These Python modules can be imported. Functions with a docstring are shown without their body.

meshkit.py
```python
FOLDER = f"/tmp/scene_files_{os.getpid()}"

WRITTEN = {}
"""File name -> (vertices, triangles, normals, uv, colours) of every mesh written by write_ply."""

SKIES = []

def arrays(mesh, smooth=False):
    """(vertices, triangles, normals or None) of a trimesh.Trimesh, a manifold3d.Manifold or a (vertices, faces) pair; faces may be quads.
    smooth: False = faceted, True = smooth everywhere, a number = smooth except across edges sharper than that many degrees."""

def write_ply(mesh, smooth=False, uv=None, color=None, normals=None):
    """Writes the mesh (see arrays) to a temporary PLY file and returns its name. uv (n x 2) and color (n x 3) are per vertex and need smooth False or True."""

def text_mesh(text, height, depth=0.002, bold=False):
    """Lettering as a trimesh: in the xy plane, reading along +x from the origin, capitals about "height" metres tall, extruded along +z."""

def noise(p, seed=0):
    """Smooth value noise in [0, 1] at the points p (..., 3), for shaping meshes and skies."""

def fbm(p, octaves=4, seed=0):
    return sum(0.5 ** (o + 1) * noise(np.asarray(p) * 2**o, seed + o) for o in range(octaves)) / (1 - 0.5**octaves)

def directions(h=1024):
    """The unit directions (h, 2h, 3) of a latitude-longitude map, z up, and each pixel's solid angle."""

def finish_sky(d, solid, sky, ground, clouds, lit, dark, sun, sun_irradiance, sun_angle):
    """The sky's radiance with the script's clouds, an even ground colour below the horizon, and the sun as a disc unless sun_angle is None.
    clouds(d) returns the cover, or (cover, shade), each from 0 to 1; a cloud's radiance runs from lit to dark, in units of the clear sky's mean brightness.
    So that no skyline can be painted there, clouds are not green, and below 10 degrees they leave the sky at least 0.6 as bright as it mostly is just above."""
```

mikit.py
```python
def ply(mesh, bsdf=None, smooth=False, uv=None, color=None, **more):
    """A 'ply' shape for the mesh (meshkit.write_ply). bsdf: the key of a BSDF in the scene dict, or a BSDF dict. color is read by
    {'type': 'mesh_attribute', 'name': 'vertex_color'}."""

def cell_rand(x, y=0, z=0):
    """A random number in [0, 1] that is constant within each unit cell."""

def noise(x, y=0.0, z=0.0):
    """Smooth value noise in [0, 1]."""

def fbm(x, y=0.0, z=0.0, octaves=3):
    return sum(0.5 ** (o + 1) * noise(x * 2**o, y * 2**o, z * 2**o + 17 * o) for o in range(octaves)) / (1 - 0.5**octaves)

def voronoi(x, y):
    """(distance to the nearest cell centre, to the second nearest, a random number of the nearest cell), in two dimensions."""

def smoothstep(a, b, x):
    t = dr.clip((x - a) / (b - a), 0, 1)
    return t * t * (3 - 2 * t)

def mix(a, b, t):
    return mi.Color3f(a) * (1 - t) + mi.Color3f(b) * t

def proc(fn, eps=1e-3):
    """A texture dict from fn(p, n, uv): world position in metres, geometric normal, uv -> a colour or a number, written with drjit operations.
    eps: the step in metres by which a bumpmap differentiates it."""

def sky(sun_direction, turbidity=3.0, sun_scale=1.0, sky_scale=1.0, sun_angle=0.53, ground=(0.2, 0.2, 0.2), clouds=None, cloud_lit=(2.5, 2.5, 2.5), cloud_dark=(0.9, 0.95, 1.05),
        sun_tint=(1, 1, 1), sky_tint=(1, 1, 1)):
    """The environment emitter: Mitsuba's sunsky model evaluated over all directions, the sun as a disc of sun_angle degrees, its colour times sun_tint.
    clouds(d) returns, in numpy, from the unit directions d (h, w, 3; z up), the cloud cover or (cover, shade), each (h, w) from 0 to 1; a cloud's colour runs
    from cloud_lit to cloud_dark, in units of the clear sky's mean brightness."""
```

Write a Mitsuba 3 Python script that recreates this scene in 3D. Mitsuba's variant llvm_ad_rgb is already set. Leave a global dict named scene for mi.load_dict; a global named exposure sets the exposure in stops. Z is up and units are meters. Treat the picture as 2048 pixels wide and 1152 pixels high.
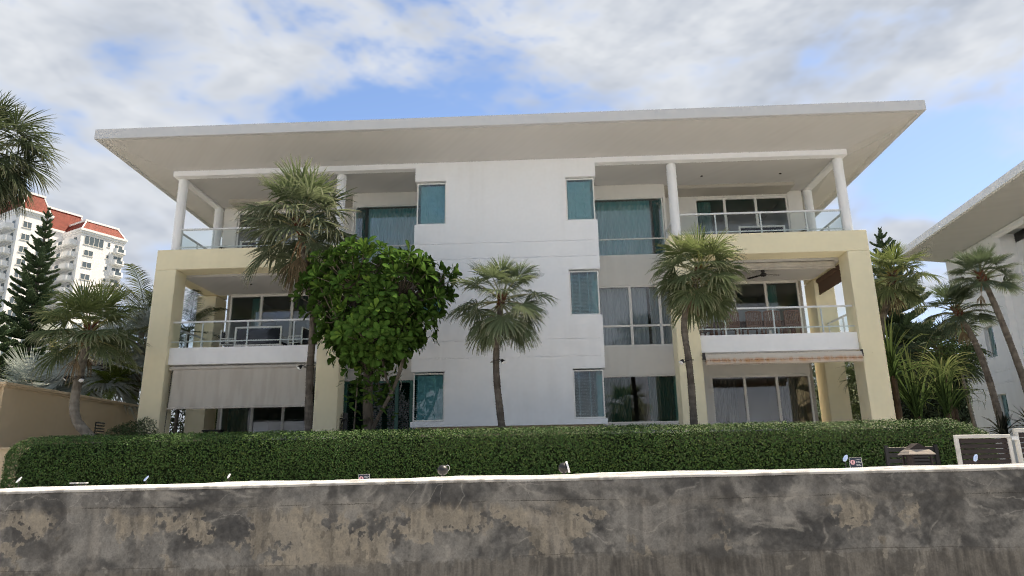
import math, numpy as np, trimesh, shapely, drjit as dr, mitsuba as mi, mikit
from shapely.geometry import Polygon, box as sbox
from meshkit import noise as nnoise, fbm as nfbm, text_mesh
T = mi.ScalarTransform4f
scene, labels = {}, {}
D2R = math.pi / 180

# ---------------------------------------------------------------- camera, sky, exposure (metres; the eye is the origin, z up, +y towards the villa)
PITCH, ROLL, YAW = 14.715 * D2R, -0.975 * D2R, -2.13 * D2R
_f = np.array([math.sin(YAW) * math.cos(PITCH), math.cos(YAW) * math.cos(PITCH), math.sin(PITCH)])
_r = np.array([math.cos(YAW), -math.sin(YAW), 0.0])
_u = np.cross(_r, _f)
_up = -math.sin(ROLL) * _r + math.cos(ROLL) * _u
scene['camera'] = {'type': 'perspective', 'fov': 2 * math.degrees(math.atan(1024 / 1350)), 'fov_axis': 'x', 'near_clip': 0.05, 'far_clip': 6000.0,
                   'to_world': T().look_at(origin=[0, 0, 0], target=_f.tolist(), up=_up.tolist())}
exposure = 2.75
SUN = np.array([0.46, 0.26, 0.85])


def clouds(d):
    """Broken altocumulus: broad sheets with small ripples, thinner where a few blue holes open, a cumulus low on the right."""
    p = d * np.array([1.0, 1.0, 1.55])
    warp = (nfbm(p * 4.0 + 3.1, 3, 5)[..., None] - .5) * .12
    q = p + warp
    big = nfbm(q * 3.1 + 11.3, 4, 1)
    mid = nfbm(q * 9.5 + 4.7, 5, 2)
    fine = nfbm(q * 30.0 + 9.2, 4, 3)
    tiny = nfbm(q * np.array([70.0, 70.0, 95.0]) + 2.2, 4, 4)
    holes = 0
    for h, w, s in HOLES:
        h = np.array(h) / np.linalg.norm(h)
        side = np.cross(h, [0, 0, 1.0]); side /= np.linalg.norm(side)
        a, b = d @ side, d @ np.cross(side, h)
        ok = (d @ h) > 0.3
        holes = holes + ok * s * np.exp(-(a / w[0]) ** 2 - (b / w[1]) ** 2)
    v = 0.68 + 0.60 * (big - 0.5) + 0.85 * (mid - 0.5) + 0.44 * (fine - 0.5) + 0.18 * (tiny - 0.5) - holes
    cover = np.clip((v - 0.20) / 0.54, 0, 1)
    cover = cover * cover * (3 - 2 * cover)
    shade = np.clip(0.38 + 1.7 * (nfbm(q * 5.0 + 31.0, 5, 8) - 0.5) + 0.95 * (fine - 0.5) + 0.35 * (tiny - 0.5) - 0.20 * d[..., 0], 0, 1)
    return cover, shade
HOLES = [([-0.15, .851, .485], (.20, .05), .55), ([-.28, .84, .475], (.10, .03), .2), ([-.33, .75, .58], (.06, .03), .2), ([.49, .79, .365], (.10, .07), .5),
         ([.56, .75, .33], (.07, .10), .3), ([.46, .83, .31], (.05, .05), .35), ([-.56, .72, .41], (.035, .03), .22), ([-.205, .80, .55], (.08, .02), .2), ([.467, .835, .278], (.035, .020), -.5),
         ([-.45, .80, .36], (.06, .03), .15)]
scene['sky'] = mikit.sky(SUN.tolist(), turbidity=3, ground=(0.32, 0.30, 0.26), clouds=clouds, cloud_lit=(1.36, 1.41, 1.48), cloud_dark=(.80, .89, 1.05), sky_tint=(.88, .82, .84))


# ---------------------------------------------------------------- materials
def fbm2(x, y, o=3):
    return mikit.fbm(x, y, 0.0, o)


def mat(key, base, rough=0.6, spec=0.3, bump=None, eps=2e-3, **more):
    b = {'type': 'principled', 'base_color': base if isinstance(base, dict) else {'type': 'rgb', 'value': list(base)}, 'roughness': rough, 'specular': spec, **more}
    if bump is not None:
        b = {'type': 'bumpmap', 'arbitrary': mikit.proc(bump, eps), 'scale': 1.0, 'bsdf': b}
    scene[key] = {'type': 'twosided', 'bsdf': b}


def plaster(col, dirt, amount):
    def fn(p, n, uv):
        h = p.x + p.y
        a = fbm2(h * 0.6 + 3.0, p.z * 0.5, 4)
        streak = mikit.fbm(h * 5.0, p.z * 0.35, 0.0, 3)
        fine = mikit.noise(h * 14.0, p.z * 14.0)
        t = mikit.smoothstep(0.42, 0.85, a * 0.55 + streak * 0.45) * amount
        return mikit.mix(col, dirt, t) * (0.985 + 0.03 * fine)
    return mikit.proc(fn)


def stucco_h(p, n, uv):
    h = p.x + p.y
    return 0.030 * mikit.fbm(h * 14.0, p.z * 14.0, 0.0, 3)


def trowel_h(p, n, uv):
    return 0.006 * mikit.fbm((p.x + p.y) * 4.0, p.z * 6.0, p.y, 3)


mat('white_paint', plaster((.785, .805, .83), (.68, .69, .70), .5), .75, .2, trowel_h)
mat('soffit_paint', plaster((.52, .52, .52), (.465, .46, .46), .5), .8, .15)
mat('yellow_stucco', plaster((.75, .695, .50), (.67, .625, .45), .6), .85, .15, stucco_h, 4e-3)
mat('grey_plaster', plaster((.70, .69, .66), (.58, .57, .54), .5), .8, .2, trowel_h)
mat('tan_wall_paint', plaster((.58, .47, .325), (.48, .39, .27), .7), .85, .15, stucco_h, 4e-3)
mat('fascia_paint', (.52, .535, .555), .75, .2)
mat('bounce_paving', plaster((.46, .455, .45), (.36, .355, .35), .6), .8, .2)  # pale neutral surface for the added bounce sheets
mat('frame_white', (.72, .71, .68), .4, .5)
mat('frame_green', (.03, .12, .10), .4, .5)
mat('rail_metal', (.62, .64, .66), .35, .5)
mat('black_metal', (.015, .015, .017), .4, .5)
mat('dark_cushion', (.02, .022, .03), .8, .2)
mat('interior_wall', (.42, .40, .36), .8, .2)
mat('floor_stone', (.40, .37, .33), .5, .3)
mat('curtain_sheer', (.60, .62, .63), .9, .1)
mat('curtain_grey', (.26, .28, .27), .9, .1)
mat('curtain_dark', (.10, .24, .22), .9, .1)
mat('blind_slat', (.78, .80, .80), .5, .3)
mat('roof_grey', (.45, .45, .44), .8, .2)
mat('cushion_white', (.6, .6, .6), .8, .2)
mat('brown_blind', (.13, .085, .06), .8, .2)
mat('lamp_glass', (.75, .77, .8), .2, .6)
mat('blue_panel', (.45, .58, .85), .25, .7)
mat('sign_face', (.02, .028, .05), .35, .5)
mat('sign_pink', (.72, .42, .47), .5, .4)
mat('tower_white', (.76, .77, .78), .7, .2)
mat('tower_tile', mikit.proc(lambda p, n, uv: mikit.mix((.21, .05, .036), (.14, .038, .028), mikit.noise(p.x * 1.3 + p.y * 1.1, p.z * 2.2) * .7 + .3 * mikit.noise(p.x * 5., p.z * 6.))), .7, .2)
mat('tower_glass', (.09, .12, .14), .1, .8)


def cloth(p, n, uv):
    s = mikit.fbm(p.x * 7.0, p.z * 1.0, 0.0, 3)
    w = mikit.noise(p.x * 60.0, p.z * 60.0)
    return mikit.mix((.47, .445, .40), (.425, .395, .35), mikit.smoothstep(.35, .75, s)) * (.97 + .06 * w)


mat('awning_cloth', mikit.proc(cloth), .9, .1)


def rust(p, n, uv):
    wob = mikit.fbm(p.x * 2.0, 1.7, 0.0, 3)
    line = 3.150 - 0.03 * (wob - .5)
    d = p.z - line
    run = mikit.fbm(p.x * 16.0, p.z * 2.0, 0.0, 3)
    core = 1 - mikit.smoothstep(0.003, .013, dr.abs(d))
    halo = (1 - mikit.smoothstep(.0, .06 + .10 * run, dr.abs(d))) * mikit.smoothstep(.25, .65, run)
    drip = dr.select(d < 0, 1 - mikit.smoothstep(0, .16, -d), 0.0) * mikit.smoothstep(.45, .7, mikit.fbm(p.x * 22.0, p.z * .7, 0.0, 2))
    c = mikit.mix((.52, .49, .44), (.47, .33, .20), dr.clip(.3 * halo + .55 * drip + .3 * (1 - mikit.smoothstep(0, .2, dr.abs(d + .07))), 0, 1))
    c = mikit.mix(c, (.42, .17, .05), dr.clip(.55 * halo, 0, 1))
    return mikit.mix(c, (.16, .045, .015), core * .9)


mat('rusty_cloth', mikit.proc(rust), .9, .1)


def pane(key, tint, ior=1.55):
    scene[key] = {'type': 'thindielectric', 'int_ior': ior, 'specular_transmittance': {'type': 'rgb', 'value': list(tint)}}


pane('glass_teal', (.20, .54, .57), 1.8)
pane('glass_block', (.33, .54, .58), 1.55)
pane('glass_low', (.14, .38, .36), 1.6)
pane('glass_grey', (.20, .23, .235), 1.7)
pane('glass_bay', (.60, .66, .70), 1.6)
pane('glass_clear', (.80, .86, .85), 1.5)
pane('glass_rail', (.84, .89, .88), 1.3)
pane('glass_dark', (.16, .30, .28), 1.2)


def bark(a, b, f):
    def fn(p, n, uv):
        r = mikit.noise(p.z * f + 1.2 * mikit.noise(p.x * 9., p.y * 9., p.z * 3.), 3.3)
        s = mikit.fbm(p.x * 22., p.y * 22., p.z * 7., 3)
        return mikit.mix(a, b, dr.clip(.55 * r + .75 * (s - .25), 0, 1))
    return mikit.proc(fn)


def bark_h(p, n, uv):
    return .012 * mikit.noise(p.z * 24., 3.3) + .012 * mikit.fbm(p.x * 25., p.y * 25., p.z * 9., 2)


mat('palm_bark', bark((.045, .038, .032), (.185, .165, .14), 16.), .9, .1, bark_h, 4e-3)
mat('palm_bark_pale', bark((.09, .08, .065), (.30, .275, .24), 14.), .9, .1, bark_h, 4e-3)
mat('tree_bark', bark((.05, .042, .034), (.16, .14, .115), 5.), .9, .1, bark_h, 4e-3)
mat('boot_fibre', bark((.045, .018, .010), (.16, .065, .035), 30.), .9, .1)


def leafmat(key, rough=.38, spec=.45, thin=True, dt=.75):
    col = {'type': 'mesh_attribute', 'name': 'vertex_color'}
    if thin:
        scene[key] = {'type': 'principledthin', 'base_color': col, 'roughness': rough, 'diff_trans': dt, 'eta': 1.5, 'spec_trans': 0.0}
    else:
        mat(key, col, rough, spec)


leafmat('frond_leaf', .26, dt=.8)
leafmat('glossy_leaf', .26, dt=.55)
leafmat('hedge_leaf', .60, .25, thin=False)
leafmat('needle', .6, .2, thin=False)
leafmat('dry_frond', .8, dt=.4)


def seawall_col(p, n, uv):
    x, z = p.x, p.z
    w1 = fbm2(x * 2.0, z * 2.6, 4) - .5
    w2 = fbm2(x * 2.0 + 31., z * 2.6 + 7., 4) - .5
    X, Z = x + .34 * w1, z + .26 * w2
    cloud = fbm2(X * 4.2 + 2., Z * 6.0, 4)
    med = fbm2(X * 15. + 6., Z * 18., 4)
    fine = mikit.fbm(x * 52., z * 52., 0.0, 3)
    grit = mikit.noise(x * 170., z * 170.)
    c = mikit.mix((.050, .052, .055), (.190, .190, .186), mikit.smoothstep(.26, .74, .50 * cloud + .32 * med + .18 * fine))
    # pale trowel swirls and dark damp blotches
    r1 = 1 - dr.abs(2 * fbm2(X * 3.4 + 5., Z * 5.0 + 1.5 * w2, 4) - 1)
    c = mikit.mix(c, (.30, .295, .28), mikit.smoothstep(.90, .995, r1) * .42 * mikit.smoothstep(.35, .6, med))
    c = mikit.mix(c, (.045, .046, .048), mikit.smoothstep(.62, .74, fbm2(X * 5.5 + 40., Z * 7.5, 4)) * .65)
    # cracks, mostly in the band under the top
    joint = -.172 + .020 * (fbm2(x * 1.3, 3.0, 4) - .5) + .004 * x
    low = -.435 + .060 * (fbm2(x * 1.1, 8.0, 4) - .5) + .012 * x
    below = 1 - mikit.smoothstep(-.003, .004, z - joint)
    foot = 1 - mikit.smoothstep(-.030, .010, z - low + .05 * (fine - .5))
    v1, v2, _ = mikit.voronoi(X * 5.2 + .5 * (med - .5), Z * 7.0 + .5 * (med - .5))
    vein = (1 - mikit.smoothstep(.004, .045, v2 - v1)) * mikit.smoothstep(.44, .60, fbm2(x * 2.3 + 9., z * 3., 3)) * mikit.smoothstep(-.40, -.18, z)
    c = mikit.mix(c, (.31, .305, .29), vein * (.12 + .4 * fine))
    # the tan first coat where the grey skin has flaked off: ragged patches dragged down and sideways
    patch = fbm2(X * 3.3 + 21., Z * 4.6 + .5 * X, 5)
    drag = mikit.fbm(x * 34., z * 5. + 4., 0.0, 3)
    band = mikit.smoothstep(-2.9, -2.2, x) * (.055 - .075 * mikit.smoothstep(.5, 1.5, x)) + .05 * mikit.smoothstep(.9, .1, dr.abs(x + .25)) - .055 * mikit.smoothstep(-.30, -.40, z)
    edge = patch + .20 * (med - .5) + .16 * (drag - .5) + .22 * (fine - .5) + band
    bare = mikit.smoothstep(.548, .595, edge + .10 * (fbm2(x * 1.15 + 50., 2.0, 3) - .5)) * (1 - mikit.smoothstep(-.05, -.004, z - joint + .07 * (drag - .5))) * (1 - foot)
    tan = mikit.mix((.29, .265, .22), (.185, .172, .148), mikit.smoothstep(.35, .80, .6 * med + .4 * fine))
    c = mikit.mix(c, tan, bare * (.52 + .3 * mikit.smoothstep(.3, .6, med)))
    c = mikit.mix(c, (.06, .06, .06), mikit.smoothstep(.56, .70, mikit.fbm(x * 44., z * 22., 3.0, 3)) * bare * .45)
    # short pale or dark runs starting at the joint
    run = mikit.smoothstep(.62, .76, mikit.fbm(x * 15. + .6 * med, z * 1.2 + 2., 0.0, 3)) * below * (1 - foot)
    c = mikit.mix(c, mikit.mix((.05, .05, .05), (.26, .25, .235), mikit.smoothstep(.4, .6, cloud)), run * .38)
    stain = mikit.smoothstep(.54, .72, mikit.fbm(x * 11. + .8 * w1, z * .9 + 15., 0.0, 4)) * mikit.smoothstep(.1, .5, cloud)
    c = mikit.mix(c, (.045, .045, .046), stain * .40)
    # the splash zone at the foot: brownish, with thin algae drips
    drip = mikit.fbm(x * 26. + 3. * w1, z * 5.0 + 11., 0.0, 4)
    thin = mikit.fbm(x * 90., z * 7., 0.0, 3)
    fc = mikit.mix((.150, .144, .132), (.052, .050, .047), mikit.smoothstep(.36, .70, drip * .45 + .25 * cloud + .30 * thin + .05 * mikit.smoothstep(-1., 2., x)))
    c = mikit.mix(c, fc, foot * .72)
    c = mikit.mix(c, (.30, .285, .25), mikit.smoothstep(.70, .8, med) * foot * .4)
    line = 1 - mikit.smoothstep(.0, .0030, dr.abs(z - joint + .004 * (fine - .5)))
    c = mikit.mix(c, (.032, .032, .031), line * .75 * mikit.smoothstep(.35, .55, fbm2(x * 4., 1.0, 3)))
    line2 = 1 - mikit.smoothstep(.0, .0035, dr.abs(z - low + .004 * (fine - .5)))
    c = mikit.mix(c, (.05, .046, .042), line2 * .5 * mikit.smoothstep(.3, .5, fbm2(x * 3., 5.0, 3)))
    return c * (.88 + .24 * grit)


def seawall_h(p, n, uv):
    x, z = p.x, p.z
    return .006 * fbm2(x * 9., z * 9., 3) + .0015 * mikit.fbm(x * 60., z * 60., 0.0, 2)


mat('seawall_render', mikit.proc(seawall_col), .9, .15, seawall_h, 2e-3)
mat('cap_paint', mikit.proc(lambda p, n, uv: mikit.mix((.36, .365, .365), (.22, .22, .215), mikit.smoothstep(.50, .72, mikit.fbm(p.x * 20., p.y * 20., 0.0, 4))) * (.94 + .1 * mikit.noise(p.x * 80., p.y * 80.))), .85, .15)
mat('sand', mikit.proc(lambda p, n, uv: mikit.mix((.44, .42, .385), (.37, .35, .315), mikit.fbm(p.x * .8, p.y * .8, 0.0, 4))), .95, .05)
mat('lawn_green', mikit.proc(lambda p, n, uv: mikit.mix((.10, .105, .08), (.14, .145, .115), mikit.fbm(p.x * 1.6, p.y * 1.6, 0.0, 4))), .9, .1)
mat('earth', (.16, .13, .09), .95, .05)
mat('sea_water', (.03, .07, .085), .12, .5)
mat('hill_green', mikit.proc(lambda p, n, uv: mikit.mix((.05, .075, .055), (.08, .10, .075), mikit.fbm(p.x * .02, p.y * .02, p.z * .03, 4))), .9, .1)
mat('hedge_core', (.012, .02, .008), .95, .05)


def grain(a, b):
    def fn(p, n, uv):
        return mikit.mix(a, b, mikit.fbm(p.x * 6., p.z * 60., p.y * 60., 3))
    return mikit.proc(fn)


mat('teak', grain((.11, .055, .035), (.19, .10, .065)), .55, .3)
mat('slat_brown', grain((.016, .012, .013), (.034, .026, .026)), .6, .3)
mat('gate_frame', mikit.proc(lambda p, n, uv: mikit.mix((.56, .56, .54), (.40, .40, .38), mikit.fbm(p.x * 5., p.z * 9., 0.0, 4))), .7, .25)
mat('lantern_shingle', grain((.20, .18, .16), (.32, .29, .26)), .8, .2)
# ---------------------------------------------------------------- mesh helpers
class MB:
    """Collects boxes, panels and tubes; mesh() makes them ONE mesh."""
    def __init__(self):
        self.v, self.f, self.n = [], [], 0

    def add(self, v, f):
        self.v.append(np.asarray(v, float)); self.f.append(np.asarray(f, int) + self.n); self.n += len(v)
        return self

    def tm(self, m):
        return self.add(m.vertices, m.faces)

    def box(self, x0, x1, y0, y1, z0, z1, b=0.0, m=None):
        x0, x1, y0, y1, z0, z1 = min(x0, x1), max(x0, x1), min(y0, y1), max(y0, y1), min(z0, z1), max(z0, z1)
        if b <= 0:
            t = trimesh.creation.box(bounds=[[x0, y0, z0], [x1, y1, z1]])
        else:
            P = []
            for sx in (0, 1):
                for sy in (0, 1):
                    for sz in (0, 1):
                        c = np.array([(x0, x1)[sx], (y0, y1)[sy], (z0, z1)[sz]]); i = np.array([1 - 2 * sx, 1 - 2 * sy, 1 - 2 * sz]) * b
                        for k in range(3):
                            q = c + i; q[k] = c[k]; P.append(q)
            t = trimesh.Trimesh(np.array(P)).convex_hull if False else trimesh.convex.convex_hull(np.array(P))
        v = t.vertices if m is None else t.vertices @ m[:3, :3].T + m[:3, 3]
        return self.add(v, t.faces)

    def panel(self, poly, y0, y1):
        """A polygon in (x, z), from y0 to y1."""
        for g in getattr(poly, 'geoms', [poly]):
            t = trimesh.creation.extrude_polygon(g, abs(y1 - y0), engine='earcut')
            v = np.stack([t.vertices[:, 0], max(y0, y1) - t.vertices[:, 2], t.vertices[:, 1]], 1)
            self.add(v, t.faces)
        return self

    def tube(self, P, r, n=8, caps=True):
        P = np.asarray(P, float); r = np.broadcast_to(np.asarray(r, float), (len(P),))
        t = np.gradient(P, axis=0); t /= np.linalg.norm(t, axis=1, keepdims=True) + 1e-12
        ref = np.array([0, 0, 1.0]) if abs(t[:, 2]).mean() < .8 else np.array([1.0, 0, 0])
        a = np.cross(t, ref); a /= np.linalg.norm(a, axis=1, keepdims=True) + 1e-12
        b = np.cross(t, a)
        k = np.arange(n) * 2 * math.pi / n
        ring = P[:, None] + r[:, None, None] * (np.cos(k)[None, :, None] * a[:, None] + np.sin(k)[None, :, None] * b[:, None])
        v = ring.reshape(-1, 3); f = []
        for i in range(len(P) - 1):
            j = np.arange(n); j2 = (j + 1) % n
            f.append(np.stack([i * n + j, i * n + n + j, i * n + n + j2], 1)); f.append(np.stack([i * n + j, i * n + n + j2, i * n + j2], 1))
        f = np.vstack(f)
        if caps:
            m = len(v); v = np.vstack([v, P[:1], P[-1:]]); j = np.arange(n); j2 = (j + 1) % n
            f = np.vstack([f, np.stack([j, j2, j * 0 + m], 1), np.stack([(len(P) - 1) * n + j2, (len(P) - 1) * n + j, j * 0 + m + 1], 1)])
        return self.add(v, f)

    def mesh(self):
        return np.vstack(self.v), np.vstack(self.f)


def key_of(base):
    if base not in scene and base not in labels and not any(k.startswith(base + '__') for k in scene):
        return base
    i = 1
    while f'{base}_{i:03d}' in scene or f'{base}_{i:03d}' in labels:
        i += 1
    return f'{base}_{i:03d}'


def put(name, mesh, bsdf, parent=None, smooth=False, to_world=None, color=None):
    key = key_of(name if parent is None else parent + '__' + name)
    if isinstance(mesh, MB):
        mesh = mesh.mesh()
    d = dict(mesh) if isinstance(mesh, dict) else mikit.ply(mesh, bsdf, smooth=smooth, color=color)
    if to_world is not None:
        d['to_world'] = to_world
    scene[key] = d
    return key


def thing(name, label, cat, group=None):
    key = key_of(name)
    labels[key] = {'label': label, 'category': cat}
    if group:
        labels[key]['group'] = group
    return key


def tag(key, label, cat, group=None):
    labels[key] = {'label': label, 'category': cat, **({'group': group} if group else {})}
    return key


def struct(name, mesh, bsdf, smooth=False):
    k = put(name, mesh, bsdf, smooth=smooth); labels[k] = {'label': name.replace('_', ' '), 'kind': 'structure'}
    return k


def stuff_part(key):
    labels[key] = {'kind': 'stuff'}
    return key


def spline(P, n):
    from scipy.interpolate import CubicSpline
    P = np.asarray(P, float); s = np.r_[0, np.cumsum(np.linalg.norm(np.diff(P, axis=0), axis=1))]
    return CubicSpline(s, P)(np.linspace(0, s[-1], n))


# ---------------------------------------------------------------- the ground, beach, sea and hills
GZ = -0.9                                                        # garden level (the eye is at 0)
struct('ground', MB().box(-3000, 3000, -3000, 3000, -2.3, -1.80), 'earth')
struct('sea', MB().box(-2500, 2500, -2500, -22, -1.79, -1.76), 'sea_water')
struct('beach', MB().box(-300, 300, -21.9, 3.55, -1.78, -1.65), 'sand')
struct('lawn', MB().box(-300, 300, 3.80, 400, -1.6, GZ), 'lawn_green')
struct('promenade', MB().box(-300, 300, 3.94, 15.4, GZ - .05, GZ + .004), 'bounce_paving')  # unseen pale sheet added to bounce sunlight up at facade and soffit
struct('path', MB().box(-16, 15, 17.9, 21.6, GZ - .05, GZ + .02), 'bounce_paving')  # unseen pale strip added so less green bounces from the lawn
_g = np.stack(np.meshgrid(np.linspace(0, 1, 60), np.linspace(0, 1, 14), indexing='ij'), -1).reshape(-1, 2)
_h = np.sin(_g[:, 1] * math.pi) ** .8 * (130 + 110 * nfbm(np.c_[_g[:, 0] * 9, _g[:, 1] * 2, _g[:, 0] * 0], 4, 3)) * np.sin(np.clip(_g[:, 0], 0.02, .98) * math.pi) ** .5
_q = [[i * 14 + j, i * 14 + 14 + j, i * 14 + 15 + j, i * 14 + j + 1] for i in range(59) for j in range(13)]
struct('hill', (np.c_[300 + 1500 * _g[:, 0], 1100 + 500 * _g[:, 1], _h - 3], np.array(_q)), 'hill_green', smooth=True)
# ---------------------------------------------------------------- the villa (x relative to its axis CX)
CX = -1.02
V = thing('villa', 'white and yellow three storey villa with wide flat overhanging roof behind the hedge', 'building')


def vb(name, mat_, *boxes, parent=V, bevel=0.0):
    m = MB()
    for b in boxes:
        m.box(CX + b[0], CX + b[1], *b[2:], b=bevel)
    return put(name, m, mat_, parent)


F1, F2, F3, CE = 0.62, 4.03, 7.42, 10.33
# roof: a thin tray whose underside rises to the edge
RW, RF, RB = 13.75, 20.15, 34.0
def zb(y): return 10.88 - 0.026 * (y - RF)
o = np.array([[CX - RW, RF, zb(RF)], [CX + RW, RF, zb(RF)], [CX + RW, RB, zb(RB)], [CX - RW, RB, zb(RB)]])
i_ = np.array([[CX - 11.95, 22.0, 10.475], [CX + 11.95, 22.0, 10.475], [CX + 11.95, 32.2, 10.475], [CX - 11.95, 32.2, 10.475]])
lift = lambda a, d: a + np.array([0, 0, d])
roof = put('roof', ((np.vstack([lift(o, .345), lift(o, .30)]) - [CX, 27.0, 0]) * [.994, .992, 1] + [CX, 27.0, 0], np.array([[0, 1, 2, 3], [7, 6, 5, 4], [0, 4, 5, 1], [1, 5, 6, 2], [2, 6, 7, 3], [3, 7, 4, 0]])), 'roof_grey', V)
for k in range(4):
    a, b = k, (k + 1) % 4
    ins = lambda p: p + np.sign(np.array([CX, 27.0, 0]) - p) * np.array([.16, .16, 0])
    P = np.array([o[a], o[b], ins(o[b]), ins(o[a])])
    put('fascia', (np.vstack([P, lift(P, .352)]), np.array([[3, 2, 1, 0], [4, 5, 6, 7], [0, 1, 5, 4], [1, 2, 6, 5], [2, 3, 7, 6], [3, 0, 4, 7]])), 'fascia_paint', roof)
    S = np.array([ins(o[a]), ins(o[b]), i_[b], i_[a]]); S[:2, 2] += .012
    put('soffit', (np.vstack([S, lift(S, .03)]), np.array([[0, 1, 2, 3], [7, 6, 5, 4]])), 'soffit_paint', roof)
# top floor ceiling and edge beams
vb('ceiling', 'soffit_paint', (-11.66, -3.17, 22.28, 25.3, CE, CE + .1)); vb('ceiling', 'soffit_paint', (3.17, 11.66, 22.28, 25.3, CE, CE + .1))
for s in (-1, 1):
    vb('edge_beam', 'white_paint', (s * 3.165, s * 11.95, 22.0, 22.28, 10.275, 10.472))
    vb('edge_beam', 'white_paint', (s * 11.66, s * 11.95, 22.284, 25.6, 10.275, 10.472))
    for (x, y) in ((11.78, 22.43), (5.93, 22.43), (11.82, 25.33)):
        c = trimesh.creation.cylinder(.165, 10.275 - F3, sections=40); c.apply_translation([CX + s * x, y, (10.275 + F3) / 2])
        put('column', c, 'white_paint', V, smooth=40)
# central block with notched corners and four shadow grooves
def rc(a, b, c, d): return sbox(CX + min(a, b), c, CX + max(a, b), d)
WIN = [(8.14, 9.765), (4.79, 6.385), (1.405, 3.02)]
blk = rc(-3.16, 3.19, 1.235, 10.47)
for z0, z1 in WIN:
    blk = blk.difference(rc(-3.3, -2.06, z0, z1)).difference(rc(2.13, 3.3, z0, z1))
grooves = shapely.unary_union([rc(-4, 4, z - .009, z + .009) for z in (7.41, 6.85, 4.005, 3.43)])
put('wall', MB().panel(blk.difference(grooves), 22.0, 22.03), 'white_paint', V)
put('wall', MB().panel(blk, 22.0305, 22.22), 'white_paint', V)
for s, e in ((-1, 3.16), (1, 3.19)):
    m = MB(); zs = [1.235] + [z for w in WIN[::-1] for z in w] + [10.47]
    for a, b in zip(zs[::2], zs[1::2]):
        m.box(CX + s * (e - .2), CX + s * e, 22.2205, 24.2, a, b)
    for z0, z1 in WIN:
        m.box(CX + s * (e - .2), CX + s * e, 23.2, 24.2, z0 + .001, z1 - .001)
    put('wall', m, 'white_paint', V)
vb('plinth', 'tan_wall_paint', (-3.0, 3.05, 22.25, 24.2, GZ - .2, 1.234))


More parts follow.
